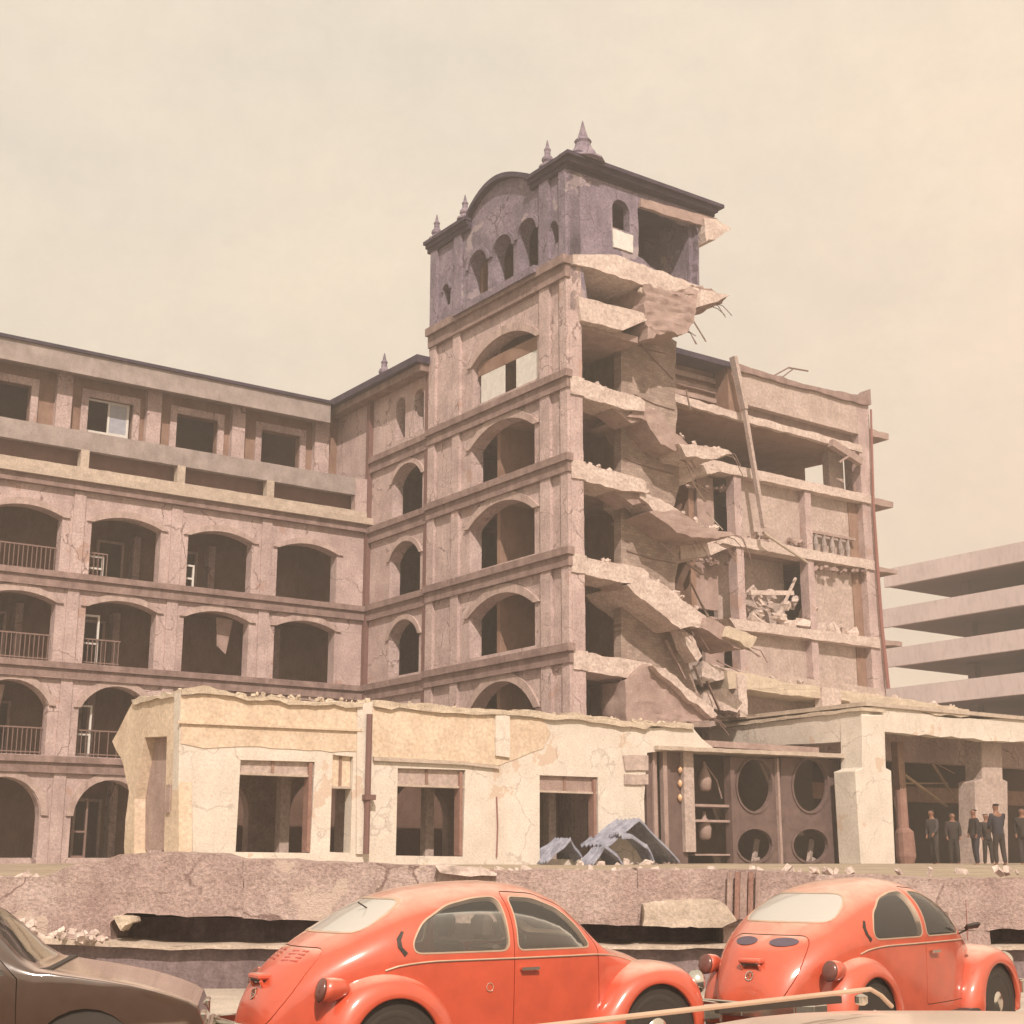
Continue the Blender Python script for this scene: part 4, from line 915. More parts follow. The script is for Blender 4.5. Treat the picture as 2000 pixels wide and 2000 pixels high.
sheet('corrugated_sheet', (T(1100, 1680, 3.2)[0], 3.5, 1.42), [T(1060, 1684, 3.3), T(1090, 1655, 3.3), T(1112, 1638, 3.3), T(1130, 1680, 3.3)], .9, .12, 9, 'crumpled blue sheet heaped in the right-hand doorway of the cream wall', 'metal sheet')
m = MB(); rnd = random.Random(5)
for i in range(22):
    x = rnd.uniform(1150, 1300); s, z = T(x, 1690, 4.6); sz = rnd.uniform(.07, .22); m.rock((s, 4.6 - rnd.uniform(0, 1.2), 1.42 + sz * .5 * rnd.random()), (sz * 1.5, sz, sz * .7), 200 + i)
top(m, 'rubble_pile', M['slab'], b_at(T(1220, 1690, 4)[0], 4, 1.42), 'scattered masonry lumps around the folded blue sheets', 'rubble', kind='stuff')

# ================================================================ PORCH FRAME ON THE RIGHT
por = empty('concrete_porch', b_at(T(1715, 1695, 4)[0], 4, 1.3), 'broken concrete porch frame with a stout front column and sagging beams', 'porch')
def ppart(mb, name, mat, **kw): return mb.build(name, mat, por, **kw)
m = MB(); m.prism([T(x, y, 4) for x, y in [(1684, 1396), (1728, 1396), (1731, 1500), (1741, 1505), (1750, 1712), (1684, 1712), (1671, 1505), (1685, 1500)]], 4, 3.0); ppart(m, 'column', M['yellow'], bevel=.03)
sB = T(1684, 1400, 4)[0]
m = MB(); m.prism(jag([(-3.6, 6.55), (3.95, 6.66), (3.95, 5.62), (1.5, 5.68), (-3.6, 5.86)], .02, .8, 91), sB, sB + .45, axis='s'); ppart(m, 'side_beam', M['yellow'])
m = MB(); m.prism(jag([(-3.8, 6.55), (4.05, 6.66), (4.05, 6.78), (-3.8, 6.67)], .02, .6, 92), sB - .1, sB + 1.2, axis='s'); ppart(m, 'roof_edge', M['rubble_edge'], rough=.02, sub=.5)
m = MB(); m.prism(jag([T(x, y, 3.9) for x, y in [(1686, 1384), (1735, 1376), (1790, 1388), (1840, 1400), (1895, 1402), (2150, 1404), (2150, 1452), (1945, 1447), (1724, 1428), (1686, 1420)]], .04, .6, 93), 3.85, 3.4); ppart(m, 'front_beam', M['yellow'])
m = MB(); m.prism(jag([T(x, y, 3.9) for x, y in [(1740, 1362), (1770, 1372), (1850, 1383), (1893, 1388), (1893, 1399), (1840, 1398), (1735, 1380)]], .05, .4, 94), 3.9, 2.0); ppart(m, 'roof_edge', M['rubble_edge'], rough=.03, sub=.5)
m = MB(); m.box(sB + .3, 30, 3.95, -5, 6.86, 7.0); ppart(m, 'roof_edge', M['ledge'])
m = MB(); m.box(sB + .4, 30, 3.4, -5, 6.5, 6.8); ppart(m, 'ceiling', M['slab_dark'])
m = MB(); m.box(sB + .4, 30, -4.0, -4.3, 1.2, 6.6); ppart(m, 'rear_wall', M['shop_dark'])
m = MB(); m.box(sB + .6, 30, .6, .1, 5.35, 6.5); ppart(m, 'inner_beam', M['stucco'])
m = MB(); m.prism([T(x, y, 3.0) for x, y in [(1917, 1446), (1957, 1446), (1959, 1522), (1968, 1526), (1970, 1712), (1908, 1712), (1905, 1526), (1919, 1522)]], 3.0, 2.2); ppart(m, 'column', M['panel_wall'], bevel=.03)
m = MB(); m.box(sB + .6, 30, -.8, -1.0, 3.9, 4.5); ppart(m, 'inner_beam', M['interior'])
m = MB(); a = T(1748, 1440, 2.2); b = T(1768, 1560, 2.2); m.box(a[0] + .1, a[0] + .45, 2.2, 1.9, 1.4, 5.9); ppart(m, 'inner_post', M['interior'])
m = MB(); a = T(1770, 1690, 2.6); m.tube([(a[0], 2.6, 1.42), (a[0] + .02, 2.6, 1.75), (a[0], 2.6, 2.6), (a[0] - .05, 2.6, 2.75), (a[0] - .05, 2.6, 4.1)], [.26, .36, .34, .22, .2], 12); ppart(m, 'wrapped_post', M['clay'])
def lumber(p, q, t, r_, label):
    a = T(*p, t); b = T(*q, t); m = MB(); m.beam((a[0], t, a[1]), (b[0], t - .4, b[1]), r_, r_ * .6)
    return top(m, 'hanging_board', M['wood'], b_at(a[0], t, a[1]), label, 'board', group='boards hanging in the porch')
lumber((1766, 1513), (1866, 1574), 1.6, .11, 'long pale board hanging aslant just right of the wrapped post')
lumber((1822, 1492), (1882, 1560), 1.2, .09, 'shorter board slanting above the long one, towards the rear column')
lumber((1768, 1530), (1866, 1529), 1.0, .09, 'board lying level behind the two slanting ones')
lumber((1800, 1476), (1880, 1510), .2, .05, 'thin dark lath sloping under the porch ceiling')

# ================================================================ GARAGE BLOCK FAR RIGHT
gar = empty('banded_building', b_at(48.2, -15, 0), 'modern pale building with long open storeys and solid concrete parapet bands', 'building')
GS = 48.2
for zt, zb, tl in [(21.2, 19.96, -26.6), (18.45, 17.19, -27.2), (15.69, 14.44, -27.6), (12.99, 11.66, -27.6), (10.2, 8.95, -27.6), (7.5, 6.2, -27.6)]:
    m = MB(); m.box(GS, GS + .3, 10, tl, zb, zt); m.build('parapet_band', M['garage_band'], gar)
for z, back in [(19.96, 9), (17.19, 9), (14.44, 9), (11.66, 9), (8.95, 9), (6.2, 9)]:
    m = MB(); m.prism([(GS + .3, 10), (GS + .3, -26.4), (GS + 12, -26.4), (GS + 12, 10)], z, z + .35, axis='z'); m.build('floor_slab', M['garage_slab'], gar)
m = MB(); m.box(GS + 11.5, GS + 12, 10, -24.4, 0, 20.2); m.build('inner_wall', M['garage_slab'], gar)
for t in (-22.5, -14, -5, 4):
    m = MB(); m.box(GS + 3, GS + 3.6, t, t + .6, 0, 20.2); m.build('pillar', M['garage_slab'], gar)
m = MB(); m.box(GS + .1, GS + 12, 10, -24.5, 20.0, 20.9); m.build('roof', M['garage_band'], gar)

# ================================================================ RETAINING WALL ALONG THE STREET
ret = empty('retaining_wall', Matrix.Translation((0, 18.6, STREET + .1)), 'long broken pinkish retaining wall with a dark slot, behind the parked cars', 'wall')
def DW(pts, d): return [D(x, y, d) for x, y in pts]
def wprism(pts, d0, d1, name, mat, holes=(), seed=None, amp=.02, step=.3, **kw):
    o = DW(pts, d0)
    if seed: o = jag(o, amp, step, seed)
    # frontal plane: X, Z outline extruded along Y
    m = MB('w'); loops = [o] + [DW(h, d0) for h in holes]
    m2 = MB('w'); m2.frame = 'w'
    m.prism([(a, b) for a, b in o], d0, d1, [DW(h, d0) for h in holes], axis='t')
    return m.build(name, M[mat], ret, **kw)
wprism([(-420, 1722), (0, 1712), (85, 1712), (128, 1692), (180, 1683), (232, 1669), (300, 1664), (420, 1668), (476, 1678), (476, 1792), (400, 1789), (250, 1785), (228, 1790), (217, 1800), (216, 1836), (60, 1836), (-420, 1840)], 18.5, 19.4, 'upper_wall', 'retaining', seed=101, rough=.03, sub=.45)
wprism([(476, 1676), (620, 1682), (900, 1694), (962, 1700), (1160, 1700), (1245, 1700), (1245, 1806), (1150, 1804), (640, 1798), (476, 1794)], 18.42, 19.3, 'upper_wall', 'retaining', seed=102, rough=.02, sub=.45)
wprism([(1245, 1697), (1400, 1699), (1470, 1700), (1560, 1706), (2000, 1716), (2500, 1722), (2500, 1815), (1930, 1815), (1640, 1812), (1245, 1806)], 18.5, 19.4, 'upper_wall', 'retaining', seed=103, rough=.03, sub=.45)
wprism([(1256, 1764), (1290, 1758), (1400, 1758), (1420, 1766), (1440, 1800), (1410, 1812), (1256, 1806)], 18.25, 18.55, 'broken_step', 'ledge', seed=104, rough=.03, sub=.3)
wprism([(850, 1690), (940, 1694), (968, 1708), (920, 1712), (860, 1706)], 18.25, 18.5, 'broken_step', 'slab', seed=107, rough=.03, sub=.25)
for x in (1425, 1440, 1452, 1466, 1480):
    a = D(x, 1703, 18.4); b = D(x - 2, 1795, 18.4); m = MB('w'); m.tube([(a[0], 18.38, a[1]), (b[0], 18.38, b[1])], .035 if x != 1452 else .05, 6); m.build('grille_bar', M['clay' if x in (1440, 1466) else 'slab_dark'], ret)
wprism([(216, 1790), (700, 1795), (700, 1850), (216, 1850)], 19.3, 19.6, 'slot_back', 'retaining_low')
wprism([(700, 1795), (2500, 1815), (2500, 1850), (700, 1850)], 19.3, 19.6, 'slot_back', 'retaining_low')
wprism([(1414, 1800), (1640, 1806), (1930, 1810), (1935, 1850), (1414, 1850)], 18.52, 19.2, 'slot_pier', 'retaining', rough=.02, sub=.4)
wprism([(60, 1833), (216, 1838), (300, 1846), (900, 1849), (1420, 1846), (2500, 1852), (2500, 1858), (1420, 1853), (900, 1856), (300, 1854), (60, 1841), (-420, 1841), (-420, 1834)], 18.2, 19.3, 'ledge', 'ledge', seed=108, amp=.012, rough=.01, sub=.5)
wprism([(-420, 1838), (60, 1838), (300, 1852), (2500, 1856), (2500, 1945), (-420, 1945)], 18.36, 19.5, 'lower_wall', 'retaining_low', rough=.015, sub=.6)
wprism([(225, 1788), (258, 1792), (262, 1800), (245, 1808), (235, 1818), (228, 1800)], 18.2, 18.6, 'broken_step', 'rubble_edge', seed=109, rough=.03, sub=.2)
# loose stones along the wall top and at its foot on the left
m = MB('w'); rnd = random.Random(12)
for i in range(130):
    x = rnd.uniform(-8.5, 8.5); X, Z = D(1000 + x / 18.8 * F_PX * 1.03, 1700, 18.8)
    z = 1.46 if -4.2 < x else 1.38
    sz = rnd.uniform(.03, .10); m.rock((x, 18.75 + rnd.uniform(-.15, .5), z + sz * .3), (sz * 1.7, sz, sz * .8), 300 + i)
for i in range(40):
    x = rnd.uniform(-7.2, -4.9); f_ = (x + 7.2) / 2.3; sz = rnd.uniform(.03, .09)
    m.rock((x, 18.35 - rnd.uniform(0, .3), .62 + rnd.random() * .5 * (1 - f_) + .05), (sz * 1.6, sz, sz), 500 + i)
top(m, 'rubble_pile', M['slab'], Matrix.Translation((0, 18.7, 1.4)), 'loose stones strewn along the top of the pinkish retaining wall', 'rubble', kind='stuff')

# ================================================================ PEOPLE IN THE PORCH
def person(loc, heading, h, label, shirt, trousers, arms=((.02, .02), (.02, .02)), lean=0, face_turn=0):
    """loc in world; one continuous skinned body, clothes and hair as its children"""
    base = Matrix.Translation(loc) @ Matrix.Rotation(heading, 4, 'Z')
    k = h / 1.72
    def skin(name, V, E, rads, mat, parent=None):
        me = bpy.data.meshes.new(name); me.from_pydata([Vector(v) * k for v in V], E, []); me.materials.append(mat)
        o = bpy.data.objects.new(name, me); COL.objects.link(o)
        sk = o.modifiers.new('skin', 'SKIN'); sk.use_smooth_shade = True
        for i, r_ in enumerate(rads):
            sv = me.skin_vertices[0].data[i]; sv.radius = (r_[0] * k, r_[1] * k); sv.use_root = (i == 0)
        ss = o.modifiers.new('sub', 'SUBSURF'); ss.levels = 2; ss.render_levels = 2
        if parent: o.parent = parent
        else: o.matrix_world = base
        return o
    hx = lean
    V = [(0, 0, .93), (hx*.3, 0, 1.15), (hx*.7, 0, 1.38), (hx, 0, 1.46), (hx+.01, 0, 1.53), (hx+.02, 0, 1.63), (hx+.01, 0, 1.70)]; E = [(0,1),(1,2),(2,3),(3,4),(4,5),(5,6)]
    Rr = [(.13,.092), (.12,.085), (.135,.09), (.07,.06), (.055,.055), (.092,.105), (.07,.08)]
    for sgn, am in ((1, arms[0]), (-1, arms[1])):
        n = len(V)
        V += [(hx*.75, .18*sgn, 1.40), (hx*.6+am[0]*.4, .225*sgn, 1.12), (hx*.6+am[0]+.04, (.22-am[1])*sgn, .90+abs(am[0])*.5), (hx*.6+am[0]+.06, (.215-am[1])*sgn, .83+abs(am[0])*.5)]
        E += [(2, n), (n, n+1), (n+1, n+2), (n+2, n+3)]; Rr += [(.062,.06), (.046,.046), (.033,.033), (.034,.022)]
        n = len(V)
        st = .05 * sgn
        V += [(0, .09*sgn, .86), (st*.6+.02, .105*sgn, .48), (st*.9-.02, .11*sgn, .09), (st*.9+.12, .125*sgn, .035)]
        E += [(0, n), (n, n+1), (n+1, n+2), (n+2, n+3)]; Rr += [(.09,.09), (.06,.06), (.042,.042), (.04,.03)]
    body = skin('person', V, E, Rr, M['skin'])
    tag(body, label, 'person', 'people standing in the porch')
    # shirt with sleeves
    V2 = [(0, 0, .80), (hx*.3, 0, 1.12), (hx*.7, 0, 1.37), (hx*.95, 0, 1.45)]; E2 = [(0,1),(1,2),(2,3)]; R2 = [(.185,.14), (.168,.128), (.18,.13), (.08,.075)]
    for sgn, am in ((1, arms[0]), (-1, arms[1])):
        n = len(V2)
        V2 += [(hx*.75, .18*sgn, 1.40), (hx*.6+am[0]*.4, .225*sgn, 1.12), (hx*.6+am[0]*.95+.035, (.22-am[1]*.9)*sgn, .93+abs(am[0])*.5)]
        E2 += [(2, n), (n, n+1), (n+1, n+2)]; R2 += [(.074,.072), (.058,.058), (.045,.045)]
    skin('jacket', V2, E2, R2, shirt, body)
    V3 = [(0, 0, 1.04), (0, 0, .88)]; E3 = [(0,1)]; R3 = [(.15,.112), (.155,.118)]
    for sgn in (1, -1):
        n = len(V3); st = .05 * sgn
        V3 += [(0, .09*sgn, .82), (st*.6+.02, .105*sgn, .48), (st*.9-.02, .11*sgn, .10)]; E3 += [(1, n), (n, n+1), (n+1, n+2)]; R3 += [(.098,.098), (.075,.075), (.06,.06)]
    skin('trousers', V3, E3, R3, trousers, body)
    skin('hair', [(hx-.02, 0, 1.655), (hx-.02, 0, 1.725)], [(0,1)], [(.108,.118), (.095,.10)], M['hair'], body)
    # face
    fx = hx + .095
    m = MB(base)
    for y in (-.03, .03): m.lathe((0, 0, 0), [(.001, 0), (.001, .001)], 3) if False else None
    m.beam(((fx - .01) * k, 0, 1.645 * k), ((fx + .02) * k, 0, 1.605 * k), .022 * k)
    WM[body.name] = base
    m.build('nose', M['skin'], body)
    m = MB(base)
    for y in (-.032, .032): m.box((fx - .02) * k, (fx - .003) * k, (y - .012) * k, (y + .012) * k, 1.637 * k, 1.652 * k)
    m.build('eyes', M['black'], body)
    m = MB(base)
    for y in (-.083, .083): m.box((hx - .0) * k, (hx + .03) * k, (y - .008) * k, (y + .008) * k, 1.60 * k, 1.66 * k)
    m.build('ears', M['skin'], body)
    return body
def bw_(s, t, z): return MB_FRAME @ Vector((s, -t, z))
def at_px(x, t, z=1.42):
    r = ray(x, 1690); p = CAM + r * ((45.5 - t) / r.y); return Vector((p.x, p.y, z))
person(at_px(1828, .6), R(-150), 1.70, 'person in grey bending an arm, standing alone beneath the slanting boards', M['cloth2'], M['cloth1'], arms=((.14, .06), (.03, .02)), lean=.05)
person(at_px(1909, 2.6), R(-170), 1.66, 'person in shade-darkened clothes, the left one of the pair before the rear column', M['cloth1'], M['cloth3'], arms=((.03, .02), (.1, .05)))
person(at_px(1955, 3.2), R(110), 1.80, 'tall dark-haired person in navy before the rear column, back half turned', M['cloth3'], M['cloth1'], arms=((.2, .1), (.18, .1)), lean=.03)
person(at_px(2004, 2.2), R(-120), 1.70, 'person half cut off at the right edge of the porch', M['cloth1'], M['cloth2'])
person(at_px(1932, .2), R(-80), 1.60, 'shorter person in shade-darkened brown standing between the pair at the column', M['cloth1'], M['cloth1'], arms=((.08, .03), (.02, .02)))
person(at_px(1866, -1.0), R(-100), 1.66, 'person in shade-darkened brown far back in the porch', M['cloth1'], M['cloth1'], lean=.04)

m = MB(); rnd = random.Random(41)
for i in range(150):
    u = rnd.random(); x = 350 + u * 1000; y = 1350 + u * 62 + (4 if x > 900 else 0); s, z = T(x, y, 2.8); sz = rnd.uniform(.03, .12)
    m.rock((s, 2.8 - rnd.uniform(-.15, .25), z + sz * .1), (sz * 1.6, sz, sz * .7), 900 + i)
top(m, 'rubble_pile', M['rubble_edge'], b_at(-6, 2.8, 5.8), 'crumbled masonry along the broken top edge of the low cream storefront', 'rubble', kind='stuff')
# ================================================================ CARS
def lerp_tab(tab, x):
    """smooth (monotone cubic-ish) interpolation of a table"""
    if x <= tab[0][0]: return tab[0][1]
    if x >= tab[-1][0]: return tab[-1][1]
    for i in range(len(tab) - 1):
        if tab[i][0] <= x <= tab[i + 1][0]:
            x0, y0 = tab[i]; x1, y1 = tab[i + 1]
            d = (y1 - y0) / (x1 - x0)
            dl = (y0 - tab[i-1][1]) / (x0 - tab[i-1][0]) if i > 0 else d
            dr = (tab[i+2][1] - y1) / (tab[i+2][0] - x1) if i + 2 < len(tab) else d
            def lim(a, b): return 0 if a * b <= 0 else 2 * a * b / (a + b)
            m0, m1 = (lim(dl, d) if i > 0 else d), (lim(d, dr) if i + 2 < len(tab) else d)
            h = x1 - x0; u = (x - x0) / h
            return (2*u**3 - 3*u*u + 1) * y0 + (u**3 - 2*u*u + u) * h * m0 + (-2*u**3 + 3*u*u) * y1 + (u**3 - u*u) * h * m1
def section_y(c, x, z):
    zt, zb, wb, p = (lerp_tab(c[k], x) for k in ('top', 'belt', 'width', 'pow'))
    if z <= zb: 
        u = (z - c['bot']) / max(.01, zb - c['bot']); return wb * (c['low'] + (1 - c['low']) * math.sin(max(0, u) * math.pi / 2))
    if z >= zt: return 0
    u = (z - zb) / (zt - zb); return wb * (1 - u ** p) ** (1 / p)
def shell_mesh(c, thick, offset=-1.0, off_out=0.0):
    xs = c['xs']; rings = []
    for x in xs:
        zt, zb, wb, p = (lerp_tab(c[k], x) for k in ('top', 'belt', 'width', 'pow'))
        ring = []
        pts = [(0, c['bot']), (wb * c['low'] * .55, c['bot']), (wb * c['low'] * .96, c['bot'] + .01)]
        for j in range(7):
            z = c['bot'] + .03 + (zb - c['bot'] - .03) * j / 6; pts.append((section_y(c, x, z), z))
        for j in range(1, 15):
            th = (math.pi / 2) * j / 15; cu_, su_ = math.cos(th) ** (2 / p), math.sin(th) ** (2 / p)
            pts.append((wb * cu_, zb + (zt - zb) * su_))
        pts.append((0, zt))
        for y, z in pts: ring.append((x, -y, z))
        for y, z in pts[-2:0:-1]: ring.append((x, y, z))
        rings.append(ring)
    n = len(rings[0]); vs = [p for r_ in rings for p in r_]; fs = []
    for i in range(len(rings) - 1):
        for k in range(n): fs.append((i*n + k, i*n + (k+1) % n, (i+1)*n + (k+1) % n, (i+1)*n + k))
    for e in (0, len(rings) - 1):
        cidx = len(vs); x = xs[e]; vs.append((x - (.015 if e == 0 else -.015), 0, sum(p[2] for p in rings[e]) / n))
        for k in range(n): fs.append((e*n + k, e*n + (k+1) % n, cidx))
    me = bpy.data.meshes.new('shell'); me.from_pydata(vs, [], fs)
    bm = bmesh.new(); bm.from_mesh(me); bmesh.ops.recalc_face_normals(bm, faces=bm.faces[:]); bm.to_mesh(me); bm.free()
    o = bpy.data.objects.new('shell', me); COL.objects.link(o)
    s_ = o.modifiers.new('s', 'SOLIDIFY'); s_.thickness = thick; s_.offset = offset
    return bake(o)
def bake(o):
    dg = bpy.context.evaluated_depsgraph_get(); dg.update()
    me = bpy.data.meshes.new_from_object(o.evaluated_get(dg)); bpy.data.objects.remove(o); return me
def boolean(me, cutters, op, solver='EXACT'):
    o = bpy.data.objects.new('a', me.copy()); COL.objects.link(o)
    cs = []
    c = bpy.data.objects.new('c', cutters); COL.objects.link(c); cs.append(c)
    b = o.modifiers.new('b', 'BOOLEAN'); b.operation = op; b.object = c; b.solver = solver
    r_ = bake(o)
    for c in cs: bpy.data.objects.remove(c)
    return r_
def cut_mesh(prisms):
    """prisms: (polygon, a, b, axis)"""
    m = MB('w')
    for poly, a, b, ax in prisms:
        if ax == 'y': m.prism(poly, a, b, axis='t')
        elif ax == 'x': m.prism(poly, a, b, axis='s')
        else: m.prism(poly, a, b, axis='z')
    me = bpy.data.meshes.new('cut'); me.from_pydata(m.v, [], m.f)
    bm = bmesh.new(); bm.from_mesh(me); bmesh.ops.recalc_face_normals(bm, faces=bm.faces[:]); bm.to_mesh(me); bm.free()
    return me
def rounded(poly, r_, n=5):
    out = []; m = len(poly)
    for i in range(m):
        p0 = Vector(poly[i-1]); p = Vector(poly[i]); p1 = Vector(poly[(i+1) % m])
        a = p + (p0 - p).normalized() * min(r_, (p0 - p).length * .45); b = p + (p1 - p).normalized() * min(r_, (p1 - p).length * .45)
        for k in range(n + 1):
            u = k / n; q = a * (1-u)**2 + p * 2*u*(1-u) + b * u*u; out.append((q.x, q.y))
    return out
def grow(poly, d):
    out = []; m = len(poly); A = sum(poly[i][0]*poly[(i+1)%m][1] - poly[(i+1)%m][0]*poly[i][1] for i in range(m)); sg = 1 if A > 0 else -1
    for i in range(m):
        p0 = Vector(poly[i-1]); p = Vector(poly[i]); p1 = Vector(poly[(i+1) % m]); t = (p1 - p0)
        if t.length < 1e-6: out.append(tuple(p)); continue
        t.normalize(); out.append((p.x + t.y * d * sg, p.y - t.x * d * sg))
    return out
def put(me, name, mat, parent, smooth=True, auto=35):
    me.materials.clear(); me.materials.append(mat)
    for p in me.polygons: p.use_smooth = smooth
    if smooth:
        bm = bmesh.new(); bm.from_mesh(me); bmesh.ops.remove_doubles(bm, verts=bm.verts[:], dist=.0004)
        for e in bm.edges:
            e.smooth = (len(e.link_faces) == 2 and e.calc_face_angle(0) < R(auto))
        bm.to_mesh(me); bm.free()
    o = bpy.data.objects.new(name, me); COL.objects.link(o); o.parent = parent; me.name = name
    WM[o.name] = WM[parent.name]
    return o
def cpart(m, name, mat, parent, **kw):             # m is filled in car coordinates
    me_o = m.build(name, mat, None, **kw); me_o.parent = parent; WM[me_o.name] = WM[parent.name]; return me_o
def lathe_y(m, c, prof, n=28):
    """prof: (radius, y) about the horizontal cross axis through c"""
    vs = []; fs = []
    for r_, y in prof:
        for k in range(n):
            th = 2 * math.pi * k / n; vs.append((c[0] + r_ * math.cos(th), c[1] + y, c[2] + r_ * math.sin(th)))
    for i in range(len(prof) - 1):
        for k in range(n): fs.append((i*n + k, i*n + (k+1) % n, (i+1)*n + (k+1) % n, (i+1)*n + k))
    fs.append(tuple(range(n))[::-1]); fs.append(tuple((len(prof)-1)*n + k for k in range(n)))
    m.add(vs, fs)
def lathe_x(m, c, prof, n=20, sy=1.0, tilt=0.0):
    vs = []; fs = []
    for r_, x in prof:
        for k in range(n):
            th = 2 * math.pi * k / n; vs.append((c[0] + x - tilt * r_ * math.sin(th), c[1] + r_ * math.cos(th) * sy, c[2] + r_ * math.sin(th)))
    for i in range(len(prof) - 1):
        for k in range(n): fs.append((i*n + k, i*n + (k+1) % n, (i+1)*n + (k+1) % n, (i+1)*n + k))
    fs.append(tuple(range(n))[::-1]); fs.append(tuple((len(prof)-1)*n + k for k in range(n)))
    m.add(vs, fs)
def wheel(parent, x, y, r_, side, w_=.15):
    """side -1 = the car's right side"""
    m = MB('w'); y0 = y; s = side
    lathe_y(m, (x, y0, r_), [(r_*.58, -s*w_), (r_*.85, -s*w_), (r_*.97, -s*w_*.85), (r_, -s*w_*.5), (r_, -s*w_*.35), (r_*.97, -s*.01), (r_*.86, s*.012), (r_*.66, s*.0), (r_*.60, -s*.02)], 32)
    ty = cpart(m, 'wheel', M['rubber'], parent, smooth=True)
    m = MB('w'); lathe_y(m, (x, y0, r_), [(r_*.62, -s*.02), (r_*.60, -s*.005), (r_*.55, -s*.03), (r_*.40, -s*.035), (r_*.36, -s*.01), (r_*.30, s*.012), (r_*.16, s*.022), (.01, s*.024)], 28)
    rm = cpart(m, 'rim', M['chrome'], parent, smooth=True); rm.parent = ty
    return ty
WS = -1
VOL = {}
def car_root(name, O, phi, label, cat, group=None):
    mat = Matrix.Translation((O[0], O[1], STREET)) @ Matrix.Rotation(R(90 - phi), 4, 'Z')
    return empty(name, mat, label, cat, group)

# ---------------- the rounded small car
xs = [-.86, -.85, -.83, -.80, -.76, -.71, -.65, -.58, -.50, -.42, -.34, -.26, -.18, -.10, -.02, .06, .15, .25, .36, .5, .65, .8, .95, 1.1, 1.25, 1.38, 1.5, 1.6, 1.68, 1.76, 1.84, 1.92, 1.99, 2.05, 2.12, 2.22, 2.34, 2.46, 2.58, 2.69, 2.79, 2.87, 2.94, 2.99, 3.03, 3.05]
BEET = dict(xs=xs, bot=.26, low=.95,
    top=[(-.86, .52), (-.84, .62), (-.78, .755), (-.68, .885), (-.52, 1.01), (-.38, 1.095), (-.22, 1.185), (0, 1.305), (.25, 1.408), (.5, 1.462), (.8, 1.492), (1.05, 1.5), (1.3, 1.484), (1.5, 1.437), (1.62, 1.385), (1.80, 1.225), (1.95, 1.07), (2.02, 1.005), (2.10, .975), (2.25, .95), (2.45, .905), (2.65, .83), (2.82, .735), (2.94, .63), (3.02, .53), (3.05, .47)],
    belt=[(-.86, .42), (-.7, .60), (-.5, .76), (-.25, .88), (0, .93), (1.8, .93), (2.0, .90), (2.1, .85), (2.4, .75), (2.7, .60), (2.95, .46), (3.05, .40)],
    width=[(-.86, .26), (-.8, .34), (-.7, .41), (-.55, .49), (-.35, .565), (-.15, .62), (.1, .66), (.4, .685), (1.0, .695), (1.55, .68), (1.85, .635), (2.05, .575), (2.4, .46), (2.7, .36), (2.9, .27), (3.05, .16)],
    pow=[(-.86, 2.2), (-.3, 2.25), (.2, 2.35), (1.6, 2.4), (2.0, 2.3), (3.05, 2.0)])
q_win = rounded([(.19, .985), (.17, 1.06), (.27, 1.20), (.52, 1.325), (.78, 1.375), (.99, 1.385), (.995, .985)], .07)
d_win = rounded([(1.075, .985), (1.085, 1.385), (1.33, 1.368), (1.54, 1.285), (1.68, 1.15), (1.79, .985)], .06)
f_win = rounded([(-.50, 1.05), (-.40, 1.35), (.40, 1.35), (.50, 1.05)], .10)
r_win = rounded([(-.48, 1.135), (-.37, 1.37), (.37, 1.37), (.48, 1.135)], .12)
door = rounded([(1.035, .38), (1.04, 1.425), (1.36, 1.405), (1.60, 1.31), (1.76, 1.15), (1.88, .97), (1.90, .38)], .05)
lid = rounded([(-.30, .47), (-.42, .75), (-.40, 1.03), (.40, 1.03), (.42, .75), (.30, .47)], .12)
hood = rounded([(2.06, -.50), (3.2, -.26), (3.2, .26), (2.06, .50)], .08)
def two(poly): return [(poly, -.95, -.20, 'y'), (poly, .20, .95, 'y')]
def wins(g_): return [*two(grow(q_win, g_)), *two(grow(d_win, g_)), (grow(f_win, g_), 1.58, 2.4, 'x'), (grow(r_win, g_), -.6, .235, 'x')]
print('shell')
SH = shell_mesh(BEET, .028)
SH_T = shell_mesh(BEET, .010, -1)
def outward(me, d):
    me = me.copy()
    ns = [v.normal.copy() for v in me.vertices]
    for v, n_ in zip(me.vertices, ns): v.co += n_ * d
    return me
SH_P = shell_mesh(BEET, .034, -.8)
me_nowin = boolean(SH, cut_mesh(wins(0)), 'DIFFERENCE')
def diff_steps(me, groups):
    for g_ in groups:
        best = None
        for solver in ('EXACT', 'FAST'):
            r_ = boolean(me, cut_mesh(g_), 'DIFFERENCE', solver)
            if len(r_.polygons) > .6 * len(me.polygons): best = r_; break
            print('boolean retry', solver, len(r_.polygons))
        me = best or me
    return me
me_body = diff_steps(me_nowin, [[(door, -.95, -.20, 'y')], [(door, .20, .95, 'y')], [(lid, -1.4, -.33, 'x')], [(hood, .50, 1.3, 'z')]])
me_doorR = boolean(me_nowin, cut_mesh([(grow(door, -.007), -.95, -.20, 'y')]), 'INTERSECT')
me_doorL = boolean(me_nowin, cut_mesh([(grow(door, -.007), .20, .95, 'y')]), 'INTERSECT')
me_lid = boolean(me_nowin, cut_mesh([(grow(lid, -.007), -1.4, -.33, 'x')]), 'INTERSECT')
me_hood = boolean(me_nowin, cut_mesh([(grow(hood, -.007), .50, 1.3, 'z')]), 'INTERSECT')
glasses = {}
